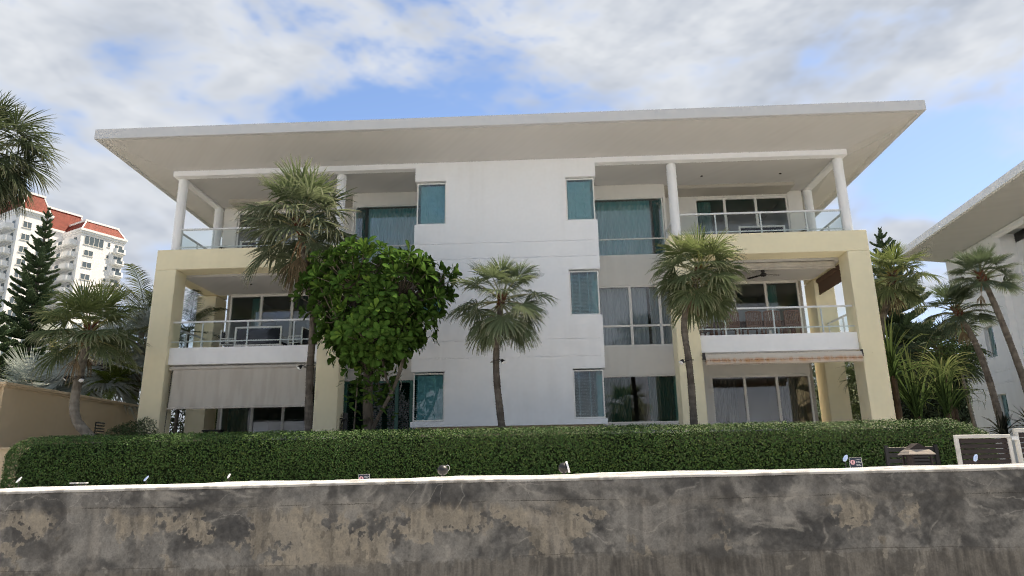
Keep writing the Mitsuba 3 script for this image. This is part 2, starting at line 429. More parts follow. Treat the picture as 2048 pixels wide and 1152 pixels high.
def slat_mesh(x0, x1, y, z0, z1, tilt=35, pitch=.048, d=.046):
    m = MB(); c, s = math.cos(tilt * D2R) * d / 2, math.sin(tilt * D2R) * d / 2
    for z in np.arange(z0 + .03, z1 - .03, pitch):
        P = np.array([[x0, y - c, z - s], [x1, y - c, z - s], [x1, y + c, z + s], [x0, y + c, z + s]])
        m.add(np.vstack([P, P + [0, 0, .002]]), np.array([[0, 1, 2], [0, 2, 3], [4, 6, 5], [4, 7, 6]]))
    return m


def frame(parts, w, d, y, mat_, name='window', parent=V):
    """A window frame: its outer box (x0,x1,z0,z1) and the bars inside, each a box; returns the key and panes are added apart."""
    m = MB()
    for (x0, x1, z0, z1) in parts:
        m.box(CX + x0, CX + x1, y, y + d, z0, z1, b=.006)
    return put(name, m, mat_, parent)


def rim(x0, x1, z0, z1, w):
    x0, x1 = min(x0, x1), max(x0, x1)
    return [(x0, x0 + w, z0, z1), (x1 - w, x1, z0, z1), (x0 + w, x1 - w, z1 - w, z1), (x0 + w, x1 - w, z0, z0 + w)]


def glass(x0, x1, y, z0, z1, mat_, parent, name='pane'):
    x0, x1 = CX + min(x0, x1), CX + max(x0, x1)
    return put(name, (np.array([[x0, y, z0], [x1, y, z0], [x1, y, z1], [x0, y, z1]]), np.array([[0, 1, 2, 3]])), mat_, parent)


def curtain(x0, x1, y, z0, z1, mat_, parent, fold=.14, amp=.035, seed=0):
    n = max(12, int((x1 - x0) / .018)); x = np.linspace(x0, x1, n)
    ph = 2 * math.pi * x / fold + 2.2 * nnoise(np.c_[x * 1.7 + seed, x * 0, x * 0], 4)
    y_ = y + amp * np.sin(ph) + .02 * (nnoise(np.c_[x * 9 + seed, x * 0, x * 0], 6) - .5)
    y2 = y + amp * 1.25 * np.sin(ph + .25)
    v = np.vstack([np.c_[CX + x, y_, x * 0 + z1], np.c_[CX + x, y2, x * 0 + z0]])
    f = np.array([[k, k + n, k + n + 1, k + 1] for k in range(n - 1)])
    return put('curtain', (v, f), mat_, parent, smooth=True)


for s, e in ((-1, 3.10), (1, 3.13)):                          # corner windows of the block
    inn = 2.06 if s < 0 else 2.13
    for k, (z0, z1) in enumerate(WIN):
        x0, x1 = s * inn, s * e
        w = frame(rim(x0 + s * .005, x1, z0 + .012, z1 - .045, .045), .045, .06, 22.075, 'frame_white')
        glass(x0 + s * .045, x1 - s * .04, 22.10, z0 + .05, z1 - .085, 'glass_block', w)
        sd = MB().box(CX + s * (e - .045), CX + s * e, 22.136, 23.19, z0 + .012, z0 + .05).box(CX + s * (e - .045), CX + s * e, 22.136, 23.19, z1 - .09, z1 - .045)
        put('side_frame', sd, 'frame_white', w)
        X = CX + s * (e - .02)
        put('side_pane', (np.array([[X, 22.136, z0 + .05], [X, 23.19, z0 + .05], [X, 23.19, z1 - .09], [X, 22.136, z1 - .09]]), np.array([[0, 1, 2, 3]])), 'glass_teal', w)
        a, b = sorted((CX + x0 + s * .06, CX + x1 - s * .13))
        if k == 2 and s < 0:
            tilt = 82
        else:
            tilt = (80, 42, 15)[k]
        bl = put('blind', slat_mesh(a, b, 22.20, z0 + .06, z1 - .09, tilt), 'blind_slat', w); stuff_part(bl)
        tp = MB()
        for q in ((.28, .66) if s < 0 else (.18, .62) if k == 2 else (.36, .72)):
            tp.box(a + (b - a) * q - .012, a + (b - a) * q + .012, 22.168, 22.17, z0 + .06, z1 - .09)
        if k < 2 and s > 0:
            tp.box(a + .03, a + .05, 22.168, 22.17, z0 + .06, z1 - .09)
        put('blind_tape', tp, 'blind_slat', w)

# yellow frames: two piers and a beam in each wing, and the rear piers
for s in (-1, 1):
    for a, b in ((11.45, 12.19), (5.57, 6.34)):
        vb('pier', 'yellow_stucco', (s * a, s * b, 22.0, 22.72, GZ - .2, 6.757), bevel=.012)
    vb('beam', 'yellow_stucco', (s * 5.57, s * 12.19, 22.0, 22.74, 6.76, 7.49), bevel=.012)
    vb('pier', 'yellow_stucco', (s * 11.58, s * 12.33, 25.30, 26.2, GZ - .2, 6.66), bevel=.012)
    vb('beam', 'yellow_stucco', (s * 11.58, s * 12.17, 22.745, 26.2, 6.70, 7.40))
    # terraces: slabs, ceilings and floors
    vb('balcony_slab', 'white_paint', (s * 6.345, s * 11.445, 22.13, 22.55, 3.455, 4.03), bevel=.008)
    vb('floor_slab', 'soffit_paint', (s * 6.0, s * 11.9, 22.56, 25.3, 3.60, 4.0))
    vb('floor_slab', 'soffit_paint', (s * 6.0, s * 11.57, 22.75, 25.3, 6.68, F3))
    vb('floor_slab', 'floor_stone', (s * 5.4, s * 12.2, 21.9, 25.3, GZ - .2, F1))
    # walls of the bay between block and pier, and the recessed back wall with its sliding doors
    zz = [(9.80, 10.325), (6.34, 7.49), (3.03, 4.075), (GZ - .2, 1.36 if s > 0 else F1)]
    m = MB()
    for a, b in zz:
        m.box(CX + s * 3.20, CX + s * 6.0, 24.20, 24.42, a, b)
    m.box(CX + s * 5.92, CX + s * 6.0, 24.2005, 24.42, 7.49, 9.80)
    m.box(CX + s * 5.85, CX + s * 6.0, 24.4205, 25.3, F1, 10.325)
    put('wall', m, 'grey_plaster', V)
    m = MB()
    m.box(CX + s * 6.0, CX + s * 7.38, 25.3, 25.5, F1, 10.325).box(CX + s * 11.02, CX + s * 11.57, 25.3, 25.5, 6.70, 10.325)
    for a, b in ((10.14, 10.325), (6.66, F3), (3.09, 4.0)):
        m.box(CX + s * 7.381, CX + s * 11.019, 25.3, 25.5, a, b)
    put('wall', m, 'grey_plaster', V)
    # inside
    for z in (F1, F2, F3, 10.5):
        vb('inner_floor', 'interior_wall', (s * .02, s * 11.0, 25.51 if z != 10.5 else 24.43, 32, z - .3, z))
        if z != 10.5:
            vb('inner_floor', 'interior_wall', (s * .02, s * 2.9, 22.23, 25.505, z - .301, z - .001), (s * 2.901, s * 5.8, 24.43, 25.505, z - .301, z - .001))
    vb('partition', 'interior_wall', (s * 5.7, s * 5.84, 25.6, 31.9, F1, 10.2)); vb('partition', 'interior_wall', (s * 2.0, s * 2.1, 24.6, 31.9, F1, 10.2)); vb('partition', 'interior_wall', (s * 11.02, s * 11.2, 25.52, 32, F1, 10.3))
    vb('partition', 'interior_wall', (0, s * 11.0, 30.0, 30.2, F1, 10.3))

# bay glazing
for s in (-1, 1):
    E1 = 5.90
    def S(a, b): return (min(s * a, s * b), max(s * a, s * b))
    w = frame(rim(*S(3.2, E1), 7.49, 9.80, .045) + [(*S(3.245, E1 - .045), 8.125, 8.175)], 0, .06, 24.22, 'frame_white')
    glass(*S(3.24, E1 - .04), 24.25, 7.53, 8.13, 'glass_teal', w); glass(*S(3.24, E1 - .04), 24.25, 8.17, 9.76, 'glass_teal', w)
    curtain(*S(3.25, 5.45), 24.52, 7.45, 9.78, 'curtain_sheer', w, .13, seed=s + 2)
    curtain(*S(5.55, 5.84), 24.50, 7.45, 9.78, 'curtain_dark', w, .08, seed=s + 7)
    w = frame(rim(*S(3.2, 6.0), 4.075, 6.34, .06) + [(*S(4.40, 4.50), 4.135, 6.28), (*S(5.47, 5.57), 4.135, 6.28), (*S(3.26, 4.40), 4.79, 4.87), (*S(4.50, 5.47), 4.79, 4.87), (*S(5.57, 5.94), 4.79, 4.87)], 0, .07, 24.22, 'frame_white')
    for a, b in ((3.255, 4.405), (4.495, 5.475), (5.565, 5.945)):
        glass(*S(a, b), 24.255, 4.13, 4.80, 'glass_bay', w); glass(*S(a, b), 24.255, 4.86, 6.29, 'glass_bay', w)
    curtain(*S(3.25, 5.1), 24.54, 4.05, 6.32, 'curtain_sheer', w, .12, seed=s + 12)
    curtain(*S(5.2, 5.9), 24.54, 4.05, 6.32, 'curtain_sheer', w, .12, seed=s + 19)
w = frame(rim(3.2, 6.0, 1.36, 3.03, .05), 0, .06, 24.22, 'frame_white')
glass(3.245, 5.96, 24.25, 1.40, 2.99, 'glass_low', w)
curtain(3.25, 4.3, 24.55, 1.2, 3.0, 'curtain_dark', w, .12, seed=3); curtain(4.95, 5.85, 24.55, 1.2, 3.0, 'curtain_dark', w, .12, seed=8)
w = frame([(-6.0, -5.9, F1, 3.03), (-3.25, -3.2, F1, 3.03), (-5.9, -3.25, 2.95, 3.03), (-5.05, -4.93, F1, 2.95), (-4.15, -4.02, F1, 2.95), (-3.62, -3.50, F1, 2.95)], 0, .07, 24.22, 'frame_green', 'louvred_door')
glass(-5.89, -3.26, 24.26, F1 + .02, 2.95, 'glass_dark', w)
put('louvre', slat_mesh(CX - 5.88, CX - 3.26, 24.36, F1, 2.94, 55, .075, .06), 'frame_green', w); stuff_part(w + '__louvre')

# sliding doors on the terraces
def doors(s, cols, z0, z1, glz, name='sliding_door'):
    parts = [(*sorted((s * cols[0], s * (cols[0] + .07))), z0, z1), (*sorted((s * cols[-1], s * (cols[-1] - .07))), z0, z1), (*sorted((s * (cols[0] + .07), s * (cols[-1] - .07))), z1 - .08, z1)]
    for c in cols[1:-1]:
        parts.append((*sorted((s * (c - .05), s * (c + .05))), z0, z1 - .08))
    w = frame(parts, 0, .08, 25.34, 'frame_white', name)
    for a, b in zip(cols, cols[1:]):
        glass(*sorted((s * (a + .045), s * (b - .045))), 25.39, z0, z1 - .07, glz, w)
    return w


for s in (-1, 1):
    c = (7.385, 8.55, 9.77, 11.015)
    w = doors(s, c, F3, 10.14, 'glass_low')
    curtain(*sorted((s * 7.5, s * 8.1)), 25.7, F3, 10.1, 'curtain_sheer', w, .13, seed=s + 31)
    w = doors(s, c, F2, 6.66, 'glass_low')
    curtain(*sorted((s * 9.9, s * 10.3)), 25.75, F2, 6.6, 'curtain_sheer', w, .11, seed=s + 33)
    w = doors(s, (7.385, 8.62, 9.8, 11.015), F1, 3.09, 'glass_grey' if s > 0 else 'glass_low')
    curtain(*(sorted((s * 7.5, s * 8.4)) if s > 0 else (-10.9, -10.1)), 25.75, F1, 3.0, 'curtain_grey' if s > 0 else 'curtain_dark', w, .13, seed=s + 35)
    if s > 0:
        curtain(10.0, 10.9, 25.75, F1, 3.0, 'curtain_grey', w, .13, seed=40)

# railings
def rail_run(p, q, z_top, z_bot, z_foot, posts, joints, glass_z0):
    """A glass railing from p to q (plan points): flat handrail, lower bar, posts and panes."""
    p, q = np.array(p, float), np.array(q, float); L = np.linalg.norm(q - p); d = (q - p) / L
    M = np.eye(4); M[:3, 0] = [d[0], d[1], 0]; M[:3, 1] = [-d[1], d[0], 0]; M[:3, 3] = [p[0], p[1], 0]
    r = put('railing', MB().box(0, L, -.035, .035, z_top - .030, z_top + .028, b=.006, m=M).box(0, L, -.016, .016, z_bot - .018, z_bot + .018, m=M), 'rail_metal', V)
    for t in posts:
        put('post', MB().box(t - .020, t + .020, -.020, .020, z_foot, z_top - .031, m=M), 'rail_metal', r)
    ts = [.03] + sorted(joints) + [L - .03]
    for a, b in zip(ts, ts[1:]):
        P = np.array([[a + .006, -.045, glass_z0], [b - .006, -.045, glass_z0], [b - .006, -.045, z_top - .05], [a + .006, -.045, z_top - .05]])
        put('pane', (P @ M[:3, :3].T + M[:3, 3], np.array([[0, 1, 2, 3]])), 'glass_rail', r)
    return r


for s in (-1, 1):
    x0, x1 = (CX - 11.45, CX - 6.34) if s < 0 else (CX + 6.34, CX + 11.45)
    tp = [abs(v) - 6.34 for v in (7.25, 8.85, 10.42)]; tj = [abs(v) - 6.34 for v in (8.05, 9.64)]
    if s < 0:
        tp, tj = [5.11 - t for t in tp], [5.11 - t for t in tj]
    rail_run((x0, 22.24), (x1, 22.24), 4.93, 4.25, 4.03, tp, tj + tp, 4.10)
    rail_run((CX + s * 11.9, 22.75), (CX + s * 11.9, 25.28), 4.93, 4.25, 4.0, [.05, 1.25, 2.45], [1.25], 4.10)
    x0, x1 = (CX - 11.62, CX - 6.09) if s < 0 else (CX + 6.09, CX + 11.62)
    tp = [1.2, 2.75, 4.3]; tp = tp if s > 0 else [5.53 - t for t in (1.2, 2.75, 4.35)]
    rail_run((x0, 22.36), (x1, 22.36), 8.35, 7.68, 7.49, tp, tp, 7.55)
    rail_run((CX + s * 11.8, 22.62), (CX + s * 11.8, 25.15), 8.35, 7.68, 7.42, [.1, 1.25, 2.4], [1.25], 7.55)
    rail_run((CX + s * 5.93, 22.62), (CX + s * 5.93, 24.18), 8.35, 7.68, 7.40, [.1, 1.45], [], 7.55)
# small round lights let into the ceilings
for (x, y, z) in ((7.3, 23.6, CE), (10.2, 23.6, CE), (-9.6, 23.9, 6.68), (8.4, 24.6, 6.68)):
    c = trimesh.creation.cylinder(.05, .02, sections=20); c.apply_translation([CX + x, y, z - .005]); put('downlight', c, 'black_metal', V)

# awnings and blinds
aw = thing('awning', 'lowered beige fabric awning under the left balcony', 'awning')
n = 60; xs = np.linspace(CX - 11.24, CX - 6.46, n); rows = []
for t in np.linspace(0, 1, 12):
    rows.append(np.c_[xs, 22.16 - .10 * t + .020 * math.sin(math.pi * t) + .016 * (nnoise(np.c_[xs * 1.1, xs * 0 + t * 1.5, xs * 0], 5) - .5), 3.27 - 1.25 * t + 0 * xs])
v = np.vstack(rows); f = np.array([[r * n + k, r * n + k + 1, r * n + n + k + 1, r * n + n + k] for r in range(11) for k in range(n - 1)])
put('cloth', (np.vstack([v, v + [0, .004, .003]]), np.vstack([f, f[:, ::-1] + len(v)])), 'awning_cloth', aw, smooth=True)
put('roller', MB().tube([[CX - 11.38, 22.22, 3.33], [CX - 6.40, 22.22, 3.33]], .075, 14), 'awning_cloth', aw, smooth=40)
put('front_bar', MB().box(CX - 11.26, CX - 6.44, 22.03, 22.075, 1.965, 2.015, b=.008), 'awning_cloth', aw)
for x in (-11.30, -6.40):
    put('guide_wire', MB().tube([[CX + x, 22.2, 3.3], [CX + x, 22.1, F1]], .010, 6), 'black_metal', aw)
ra = thing('awning', 'rolled up awning with a long rust stain under the right balcony', 'awning')
m = MB(); xs = np.linspace(CX + 6.42, CX + 11.38, 40)
pr = np.array([[21.98, 3.375], [21.90, 3.36], [21.85, 3.22], [21.83, 3.035], [21.87, 3.015], [21.95, 3.10], [22.02, 3.3]])
vv = np.vstack([np.c_[xs * 0 + x + 0, pr[:, 0], pr[:, 1]] if False else np.c_[np.full(len(pr), x), pr[:, 0] + .01 * math.sin(x * 3), pr[:, 1] + .008 * math.sin(x * 2.1)] for x in xs])
ff = [[k * 7 + j, k * 7 + (j + 1) % 7, k * 7 + 7 + (j + 1) % 7, k * 7 + 7 + j] for k in range(39) for j in range(7)]
put('rolled_cloth', (vv, np.array(ff)), 'rusty_cloth', ra, smooth=40)
put('end_bracket', MB().box(CX + 6.35, CX + 6.415, 21.9, 22.0, 3.2, 3.42), 'black_metal', ra); put('end_bracket', MB().box(CX + 11.385, CX + 11.44, 21.9, 22.0, 3.2, 3.42), 'black_metal', ra)
rb = thing('roller_blind', 'beige rolled up blind under the right yellow beam above the fan', 'blind')
put('roller', MB().box(CX + 6.4, CX + 11.35, 22.76, 22.90, 6.47, 6.66, b=.03), 'awning_cloth', rb); put('bottom_bar', MB().box(CX + 6.4, CX + 11.35, 22.80, 22.84, 6.41, 6.46), 'awning_cloth', rb)
sb = thing('roller_blind', 'brown half lowered side blind beside the right rear pier', 'blind')
put('roller', MB().box(CX + 11.62, CX + 11.76, 22.95, 25.2, 6.48, 6.64, b=.03), 'brown_blind', sb); put('cloth', MB().box(CX + 11.68, CX + 11.70, 23.0, 25.15, 6.02, 6.478), 'brown_blind', sb)
# ---------------------------------------------------------------- sea wall
SW = thing('sea_wall', 'weathered grey concrete sea wall with flaking tan patches and white top', 'wall')
nx, nz = 520, 60
gx = np.linspace(-7, 7, nx)
def wtop(x): return -.068 + .0075 * x + .006 * (nfbm(np.c_[x * 1.3, x * 0, x * 0], 4, 2) - .5) * 2
rows = []
for j in range(nz):
    t = j / (nz - 1)
    z = wtop(gx) - .006 - t ** 1.3 * (1.62 + 0 * gx)
    joint = -.172 + .004 * gx
    y = 3.5 + .010 * (nfbm(np.c_[gx * 3.1, z * 3.1, gx * 0], 4, 7) - .5) + .007 * np.clip((joint - z) / .01, 0, 1)
    if j == 0:
        y = y + .004
    rows.append(np.c_[gx, y, z])
v = np.vstack(rows); f = np.array([[r * nx + k, r * nx + nx + k, r * nx + nx + k + 1, r * nx + k + 1] for r in range(nz - 1) for k in range(nx - 1)])
put('body', (v, f), 'seawall_render', SW, smooth=True)
put('core', MB().box(-40, -7.001, 3.5, 3.92, -1.7, -.12).box(7.001, 40, 3.5, 3.92, -1.7, -.02).box(-7, 7, 3.53, 3.92, -1.7, -.16), 'seawall_render', SW)
yy = [(3.496, -.010), (3.494, -.002), (3.50, .004), (3.60, .005), (3.75, .010), (3.90, .0155), (3.925, .011), (3.93, -.04)]
rows = [np.c_[gx, y + .004 * (nfbm(np.c_[gx * 8, gx * 0 + k, gx * 0], 3, 11) - .5) + (.004 * (nnoise(np.c_[gx * 30, gx * 0, gx * 0], 3) - .5) if k < 3 else 0), wtop(gx) + dz + .004 * (nfbm(np.c_[gx * 11, gx * 0 + y * 9, gx * 0], 3, 12) - .5) + (.009 * (nnoise(np.c_[gx * 2.5, gx * 0, gx * 0], 21) - .5) if k > 2 else 0)] for k, (y, dz) in enumerate(yy)]
v = np.vstack(rows); nr = len(rows)
f = np.array([[r * nx + k, r * nx + k + 1, r * nx + nx + k + 1, r * nx + nx + k] for r in range(nr - 1) for k in range(nx - 1)])
put('top_coping', (v, f), 'cap_paint', SW, smooth=45)

# ---------------------------------------------------------------- leaves
def leaf_cloud(P, N, size, ratio, col, fold=.18, rng=None, up=None):
    """Small folded leaves at P whose faces look along N; size per leaf; col (n, 3). Six vertices and four triangles each."""
    n = len(P); rng = rng or np.random.default_rng(1)
    N = N / np.linalg.norm(N, axis=1, keepdims=True)
    r = rng.normal(size=(n, 3)) if up is None else up + .5 * rng.normal(size=(n, 3))
    a = r - (r * N).sum(1, keepdims=True) * N; a /= np.linalg.norm(a, axis=1, keepdims=True) + 1e-9
    b = np.cross(N, a); L = size[:, None]; w = L * ratio
    v = np.stack([P, P + a * L * .5 + b * w * .5 + N * fold * w, P + a * L, P + a * L * .5 - b * w * .5 + N * fold * w], 1)
    f = np.array([[0, 1, 2], [0, 2, 3]])
    return v.reshape(-1, 3), (f[None] + 4 * np.arange(n)[:, None, None]).reshape(-1, 3), np.repeat(col, 4, axis=0)


def tint(base, n, rng, dv=.3, dh=.15):
    c = np.array(base)[None] * (1 + dv * rng.uniform(-1, 1, (n, 1))) * (1 + dh * rng.uniform(-1, 1, (n, 3)))
    return np.clip(c, .004, .95)


rng = np.random.default_rng(7)
hx0, hx1, hy0, hy1, hz1 = -12.84, 10.36, 16.0, 17.7, .86
R_ = .30
def hedge_points(n, faces):
    out = []
    lo, hi = np.array([hx0, hy0, GZ - .6]), np.array([hx1, hy1, hz1])
    for face, share in faces:
        p = lo + (hi - lo) * rng.random((int(n * share), 3))
        ax, side = face
        p[:, ax] = (lo, hi)[side][ax]
        out.append(p)
    p = np.vstack(out)
    # the right end tapers down towards the gate, the left end is rounded off
    q = np.clip(p, lo + R_, hi - R_)
    d = p - q; L = np.linalg.norm(d, axis=1, keepdims=True); nrm = d / np.maximum(L, 1e-6)
    s = q + nrm * R_
    drop = np.clip((s[:, 0] - 9.5) / .9, 0, 1) ** 1.3 * .40 + np.clip((-12.05 - s[:, 0]) / .75, 0, 1) ** 2 * .20
    s[:, 2] -= drop * np.clip((s[:, 2] + .9) / 1.7, 0, 1)
    bump = nfbm(s * 1.1, 3, 4)[:, None] - .5; b2 = nfbm(s * 5.0, 3, 9)[:, None] - .5
    s = s + nrm * (.06 * bump + .06 * b2)
    return s, nrm, b2[:, 0]


S_, N_, B_ = hedge_points(135000, [((1, 0), .66), ((2, 1), .26), ((0, 0), .05), ((0, 1), .05)])
keep = S_[:, 2] > -.75
S_, N_, B_ = S_[keep], N_[keep], B_[keep]
depth = rng.random(len(S_)) ** 2 * .09
P_ = S_ - N_ * depth[:, None] + .012 * rng.normal(size=S_.shape)
nn = N_ + np.array([0, -.1, .45]) + .75 * rng.normal(size=S_.shape)
hc = tint((.046, .092, .022), len(S_), rng, .35, .15)
fresh = rng.random(len(S_)) < np.clip(.10 + .55 * (nfbm(S_ * .55, 3, 13) - .42), .02, .6)
hc[fresh] = tint((.075, .125, .025), fresh.sum(), rng, .3, .12)
v, f, c = leaf_cloud(P_, nn, rng.uniform(.034, .060, len(S_)), .62, hc, rng=rng)
H = tag(key_of('hedge'), 'long clipped dark green hedge running in front of the villa', 'hedge')
k = put('foliage', (v, f), 'hedge_leaf', H, color=c); stuff_part(k)
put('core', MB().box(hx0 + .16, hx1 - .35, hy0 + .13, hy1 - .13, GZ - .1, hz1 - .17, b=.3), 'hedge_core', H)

# ---------------------------------------------------------------- gate panels, lantern, garden lamps and signs
def gate(x0, x1, top, label, y=13.0, ends=(True, True)):
    g = thing('gate', label, 'gate')
    w = .065; m = MB()
    m.box(x0, x1, y, y + .06, top - w, top, b=.008)
    if ends[0]: m.box(x0, x0 + w, y, y + .06, GZ, top - w - .001, b=.008)
    if ends[1]: m.box(x1 - w, x1, y, y + .06, GZ, top - w - .001, b=.008)
    m.box(x0 + w, x1 - w, y + .005, y + .055, GZ + .05, GZ + .11, b=.008)
    put('frame', m, 'gate_frame', g)
    z = top - w - .012
    while z > GZ + .2:
        put('slat', MB().box(x0 + w + .002, x1 - w - .002, y + .018, y + .040, z - .078, z, b=.003), 'slat_brown', g)
        z -= .092
    return g


ga = gate(7.60, 8.60, .405, 'lower white framed gate panel with dark brown slats at hedge end')
gb = gate(8.67, 9.9, .500, 'taller white framed gate panel with dark slats at right photo edge', 12.98)
put('hinge', MB().box(8.585, 8.70, 12.955, 12.972, .30, .36), 'rail_metal', gb)
ft = thing('garden_fence', 'slatted garden screen left of the gate, its shadow painted as black', 'fence')  # slats and posts coloured black to stand in for shadow
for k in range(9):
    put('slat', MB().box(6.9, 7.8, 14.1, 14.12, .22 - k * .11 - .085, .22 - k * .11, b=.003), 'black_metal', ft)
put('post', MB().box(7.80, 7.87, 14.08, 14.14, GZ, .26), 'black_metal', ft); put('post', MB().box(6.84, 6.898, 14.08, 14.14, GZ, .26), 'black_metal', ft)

la = thing('garden_lantern', 'small house shaped garden lantern with shingled hip roof beside the gate', 'lantern')
lx, ly = 4.83, 9.15; m = MB()
for (a, c_, z0, b, d_, z1) in ((.168, .140, .045, .140, .103, .080), (.146, .109, .077, .111, .070, .112)):
    P = np.array([[lx - a, ly - c_, z0], [lx + a, ly - c_, z0], [lx + a, ly + c_, z0], [lx - a, ly + c_, z0], [lx - b, ly - d_, z1], [lx + b, ly - d_, z1], [lx + b, ly + d_, z1], [lx - b, ly + d_, z1]])
    m.add(np.vstack([P, P + [0, 0, .009]]), np.array([[0, 1, 5, 4], [1, 2, 6, 5], [2, 3, 7, 6], [3, 0, 4, 7], [8, 12, 13, 9], [9, 13, 14, 10], [10, 14, 15, 11], [11, 15, 12, 8], [0, 8, 9, 1], [1, 9, 10, 2], [2, 10, 11, 3], [3, 11, 8, 0]]))
put('roof', m, 'lantern_shingle', la)
P = np.array([[lx - .122, ly - .082, .113], [lx + .122, ly - .082, .113], [lx, ly - .082, .19], [lx - .122, ly + .082, .113], [lx + .122, ly + .082, .113], [lx, ly + .082, .19]])
put('roof_gable', trimesh.convex.convex_hull(P), 'slat_brown', la)
for sx in (-1, 1):
    for sy in (-1, 1):
        put('post', MB().box(lx + sx * .115 - .012, lx + sx * .115 + .012, ly + sy * .115 - .012, ly + sy * .115 + .012, -.25, .06), 'slat_brown', la)
for k in range(6):
    put('louvre', MB().box(lx - .10, lx + .10, ly - .115, ly - .105, -.20 + k * .042, -.175 + k * .042), 'black_metal', la)
put('body', MB().box(lx - .095, lx + .095, ly - .09, ly + .09, GZ, .055), 'slat_brown', la)


def stake_light(x, y, z, mat_, label, w=.05, h=.10, lean=35, turn=20):
    t = thing('solar_light', label, 'garden light', 'solar stake lights behind the sea wall')
    n = 14; k = np.linspace(0, 2 * math.pi, n, endpoint=False)
    e = np.c_[w / 2 * np.sign(np.cos(k)) * abs(np.cos(k)) ** 1.0, 0 * k, h / 2 * np.sin(k) * (1 + .15 * np.sin(k))]
    v = np.vstack([e + [0, -.006, 0], e + [0, .006, 0], [[0, -.012, 0], [0, .010, 0]]])
    f = [[i, (i + 1) % n, n + (i + 1) % n] for i in range(n)] + [[i, n + (i + 1) % n, n + i] for i in range(n)] + [[(i + 1) % n, i, 2 * n] for i in range(n)] + [[n + i, n + (i + 1) % n, 2 * n + 1] for i in range(n)]
    M = trimesh.transformations.rotation_matrix(turn * D2R, [0, 0, 1]) @ trimesh.transformations.rotation_matrix(lean * D2R, [0, 1, 0])
    put('head', (v @ M[:3, :3].T + [x, y, z], np.array(f)), mat_, t, smooth=40)
    put('stake', MB().tube([[x, y + .012, z - .02], [x + .004, y + .012, GZ]], .006, 6), 'black_metal', t)


stake_light(-6.14, 8.0, -.075, 'lamp_glass', 'white leaf shaped stake light near the left hedge end', .022, .085, 38, 10)
stake_light(-4.61, 8.0, -.082, 'blue_panel', 'thin blue leaf shaped stake light, second from the left hedge end', .022, .075, 38, 10)
stake_light(-3.63, 8.0, -.070, 'lamp_glass', 'dull grey leaf shaped stake light, third from the left', .020, .06, 30, 60)
stake_light(3.43, 8.0, .012, 'blue_panel', 'pale blue leaf shaped stake light touching the larger warning sign', .045, .085, 38, 15)
stake_light(4.86, 8.0, -.010, 'blue_panel', 'bright blue leaf shaped stake light in front of the gate', .045, .085, 30, 15)


def sign(x, y, z, w, h, label):
    t = thing('warning_sign', label, 'sign')
    put('board', MB().box(x, x + w, y, y + .012, z - h, z, b=.002), 'sign_face', t)
    m = MB(); e = .0035
    m.box(x - .001, x + w + .001, y - .002, y, z - e, z).box(x - .001, x - .001 + e, y - .002, y, z - h, z - e).box(x + w - e, x + w + .001, y - .002, y, z - h, z - e)
    put('border', m, 'frame_white', t)
    c = trimesh.creation.cylinder(w * .19, .002, sections=28); c.apply_transform(trimesh.transformations.rotation_matrix(math.pi / 2, [1, 0, 0])); c.apply_translation([x + w * .26, y - .001, z - h * .40]); put('symbol_disc', c, 'sign_pink', t)
    m = MB(); cx, cz = x + w * .26, z - h * .40
    m.tm(trimesh.creation.icosphere(2, w * .035).apply_translation([cx, y - .003, cz + w * .085])).box(cx - w * .04, cx + w * .04, y - .004, y - .002, cz - w * .03, cz + w * .055).box(cx - w * .035, cx - w * .006, y - .004, y - .002, cz - w * .13, cz - w * .031).box(cx + w * .006, cx + w * .035, y - .004, y - .002, cz - w * .13, cz - w * .031)
    put('symbol_figure', m, 'black_metal', t)
    m = MB()
    for k in range(5):
        m.box(x + w * .52, x + w * (.92 - .07 * (k % 2)), y - .0015, y - .0005, z - h * (.18 + .13 * k) - .004, z - h * (.18 + .13 * k))
    put('lettering', m, 'lamp_glass', t)
    put('leg', MB().box(x + w * .45, x + w * .55, y + .013, y + .026, GZ, z - h * .2), 'black_metal', t)


sign(3.905, 9.0, .022, .155, .14, 'larger dark blue warning sign with pink round symbol behind the wall')
sign(-2.37, 9.0, -.078, .15, .14, 'smaller looking dark warning sign with pink round symbol left of centre')

def ball_lamp(x, y, z, label, white):
    t = thing('spotlight', label, 'spotlight')
    b = trimesh.creation.icosphere(3, .062); b.apply_scale([1, 1.15, .95]); b.apply_translation([x, y, z]); put('housing', b, 'black_metal', t, smooth=True)
    k = np.linspace(0, 2 * math.pi, 25)
    if white:
        c = trimesh.creation.cylinder(.064, .022, sections=32); c.apply_transform(trimesh.transformations.rotation_matrix(math.pi / 2 - .25, [0, 1, 0])); c.apply_translation([x + .045, y - .01, z + .008]); put('lens', c, 'lamp_glass', t, smooth=40)
    else:
        put('ring', MB().tube(np.c_[x + .055 + .022 * np.cos(k), y + 0 * k, z + .022 + .032 * np.sin(k)], .004, 6), 'rail_metal', t)
    put('stem', MB().tube([[x, y, z - .05], [x, y, GZ]], .014, 8), 'black_metal', t)


ball_lamp(-1.13, 8.0, -.04, 'round black spotlight with a metal ring behind the sea wall', False)
ball_lamp(.26, 8.0, -.038, 'round black spotlight with a white lens behind the sea wall', True)
for i, (x, lab) in enumerate(((-5.52, 'small grey bracket behind the wall near the left hedge end, left of the pair'), (-5.41, 'small grey bracket behind the wall near the left hedge end, right of the pair'))):
    t = thing('pipe_bracket', lab, 'bracket')
    put('plate', MB().box(x, x + .085, 8.0, 8.05, -.122, -.112), 'rail_metal', t); put('leg', MB().box(x + .01, x + .025, 8.01, 8.04, GZ, -.1225), 'black_metal', t); put('leg', MB().box(x + .06, x + .075, 8.01, 8.04, GZ, -.1225), 'black_metal', t)

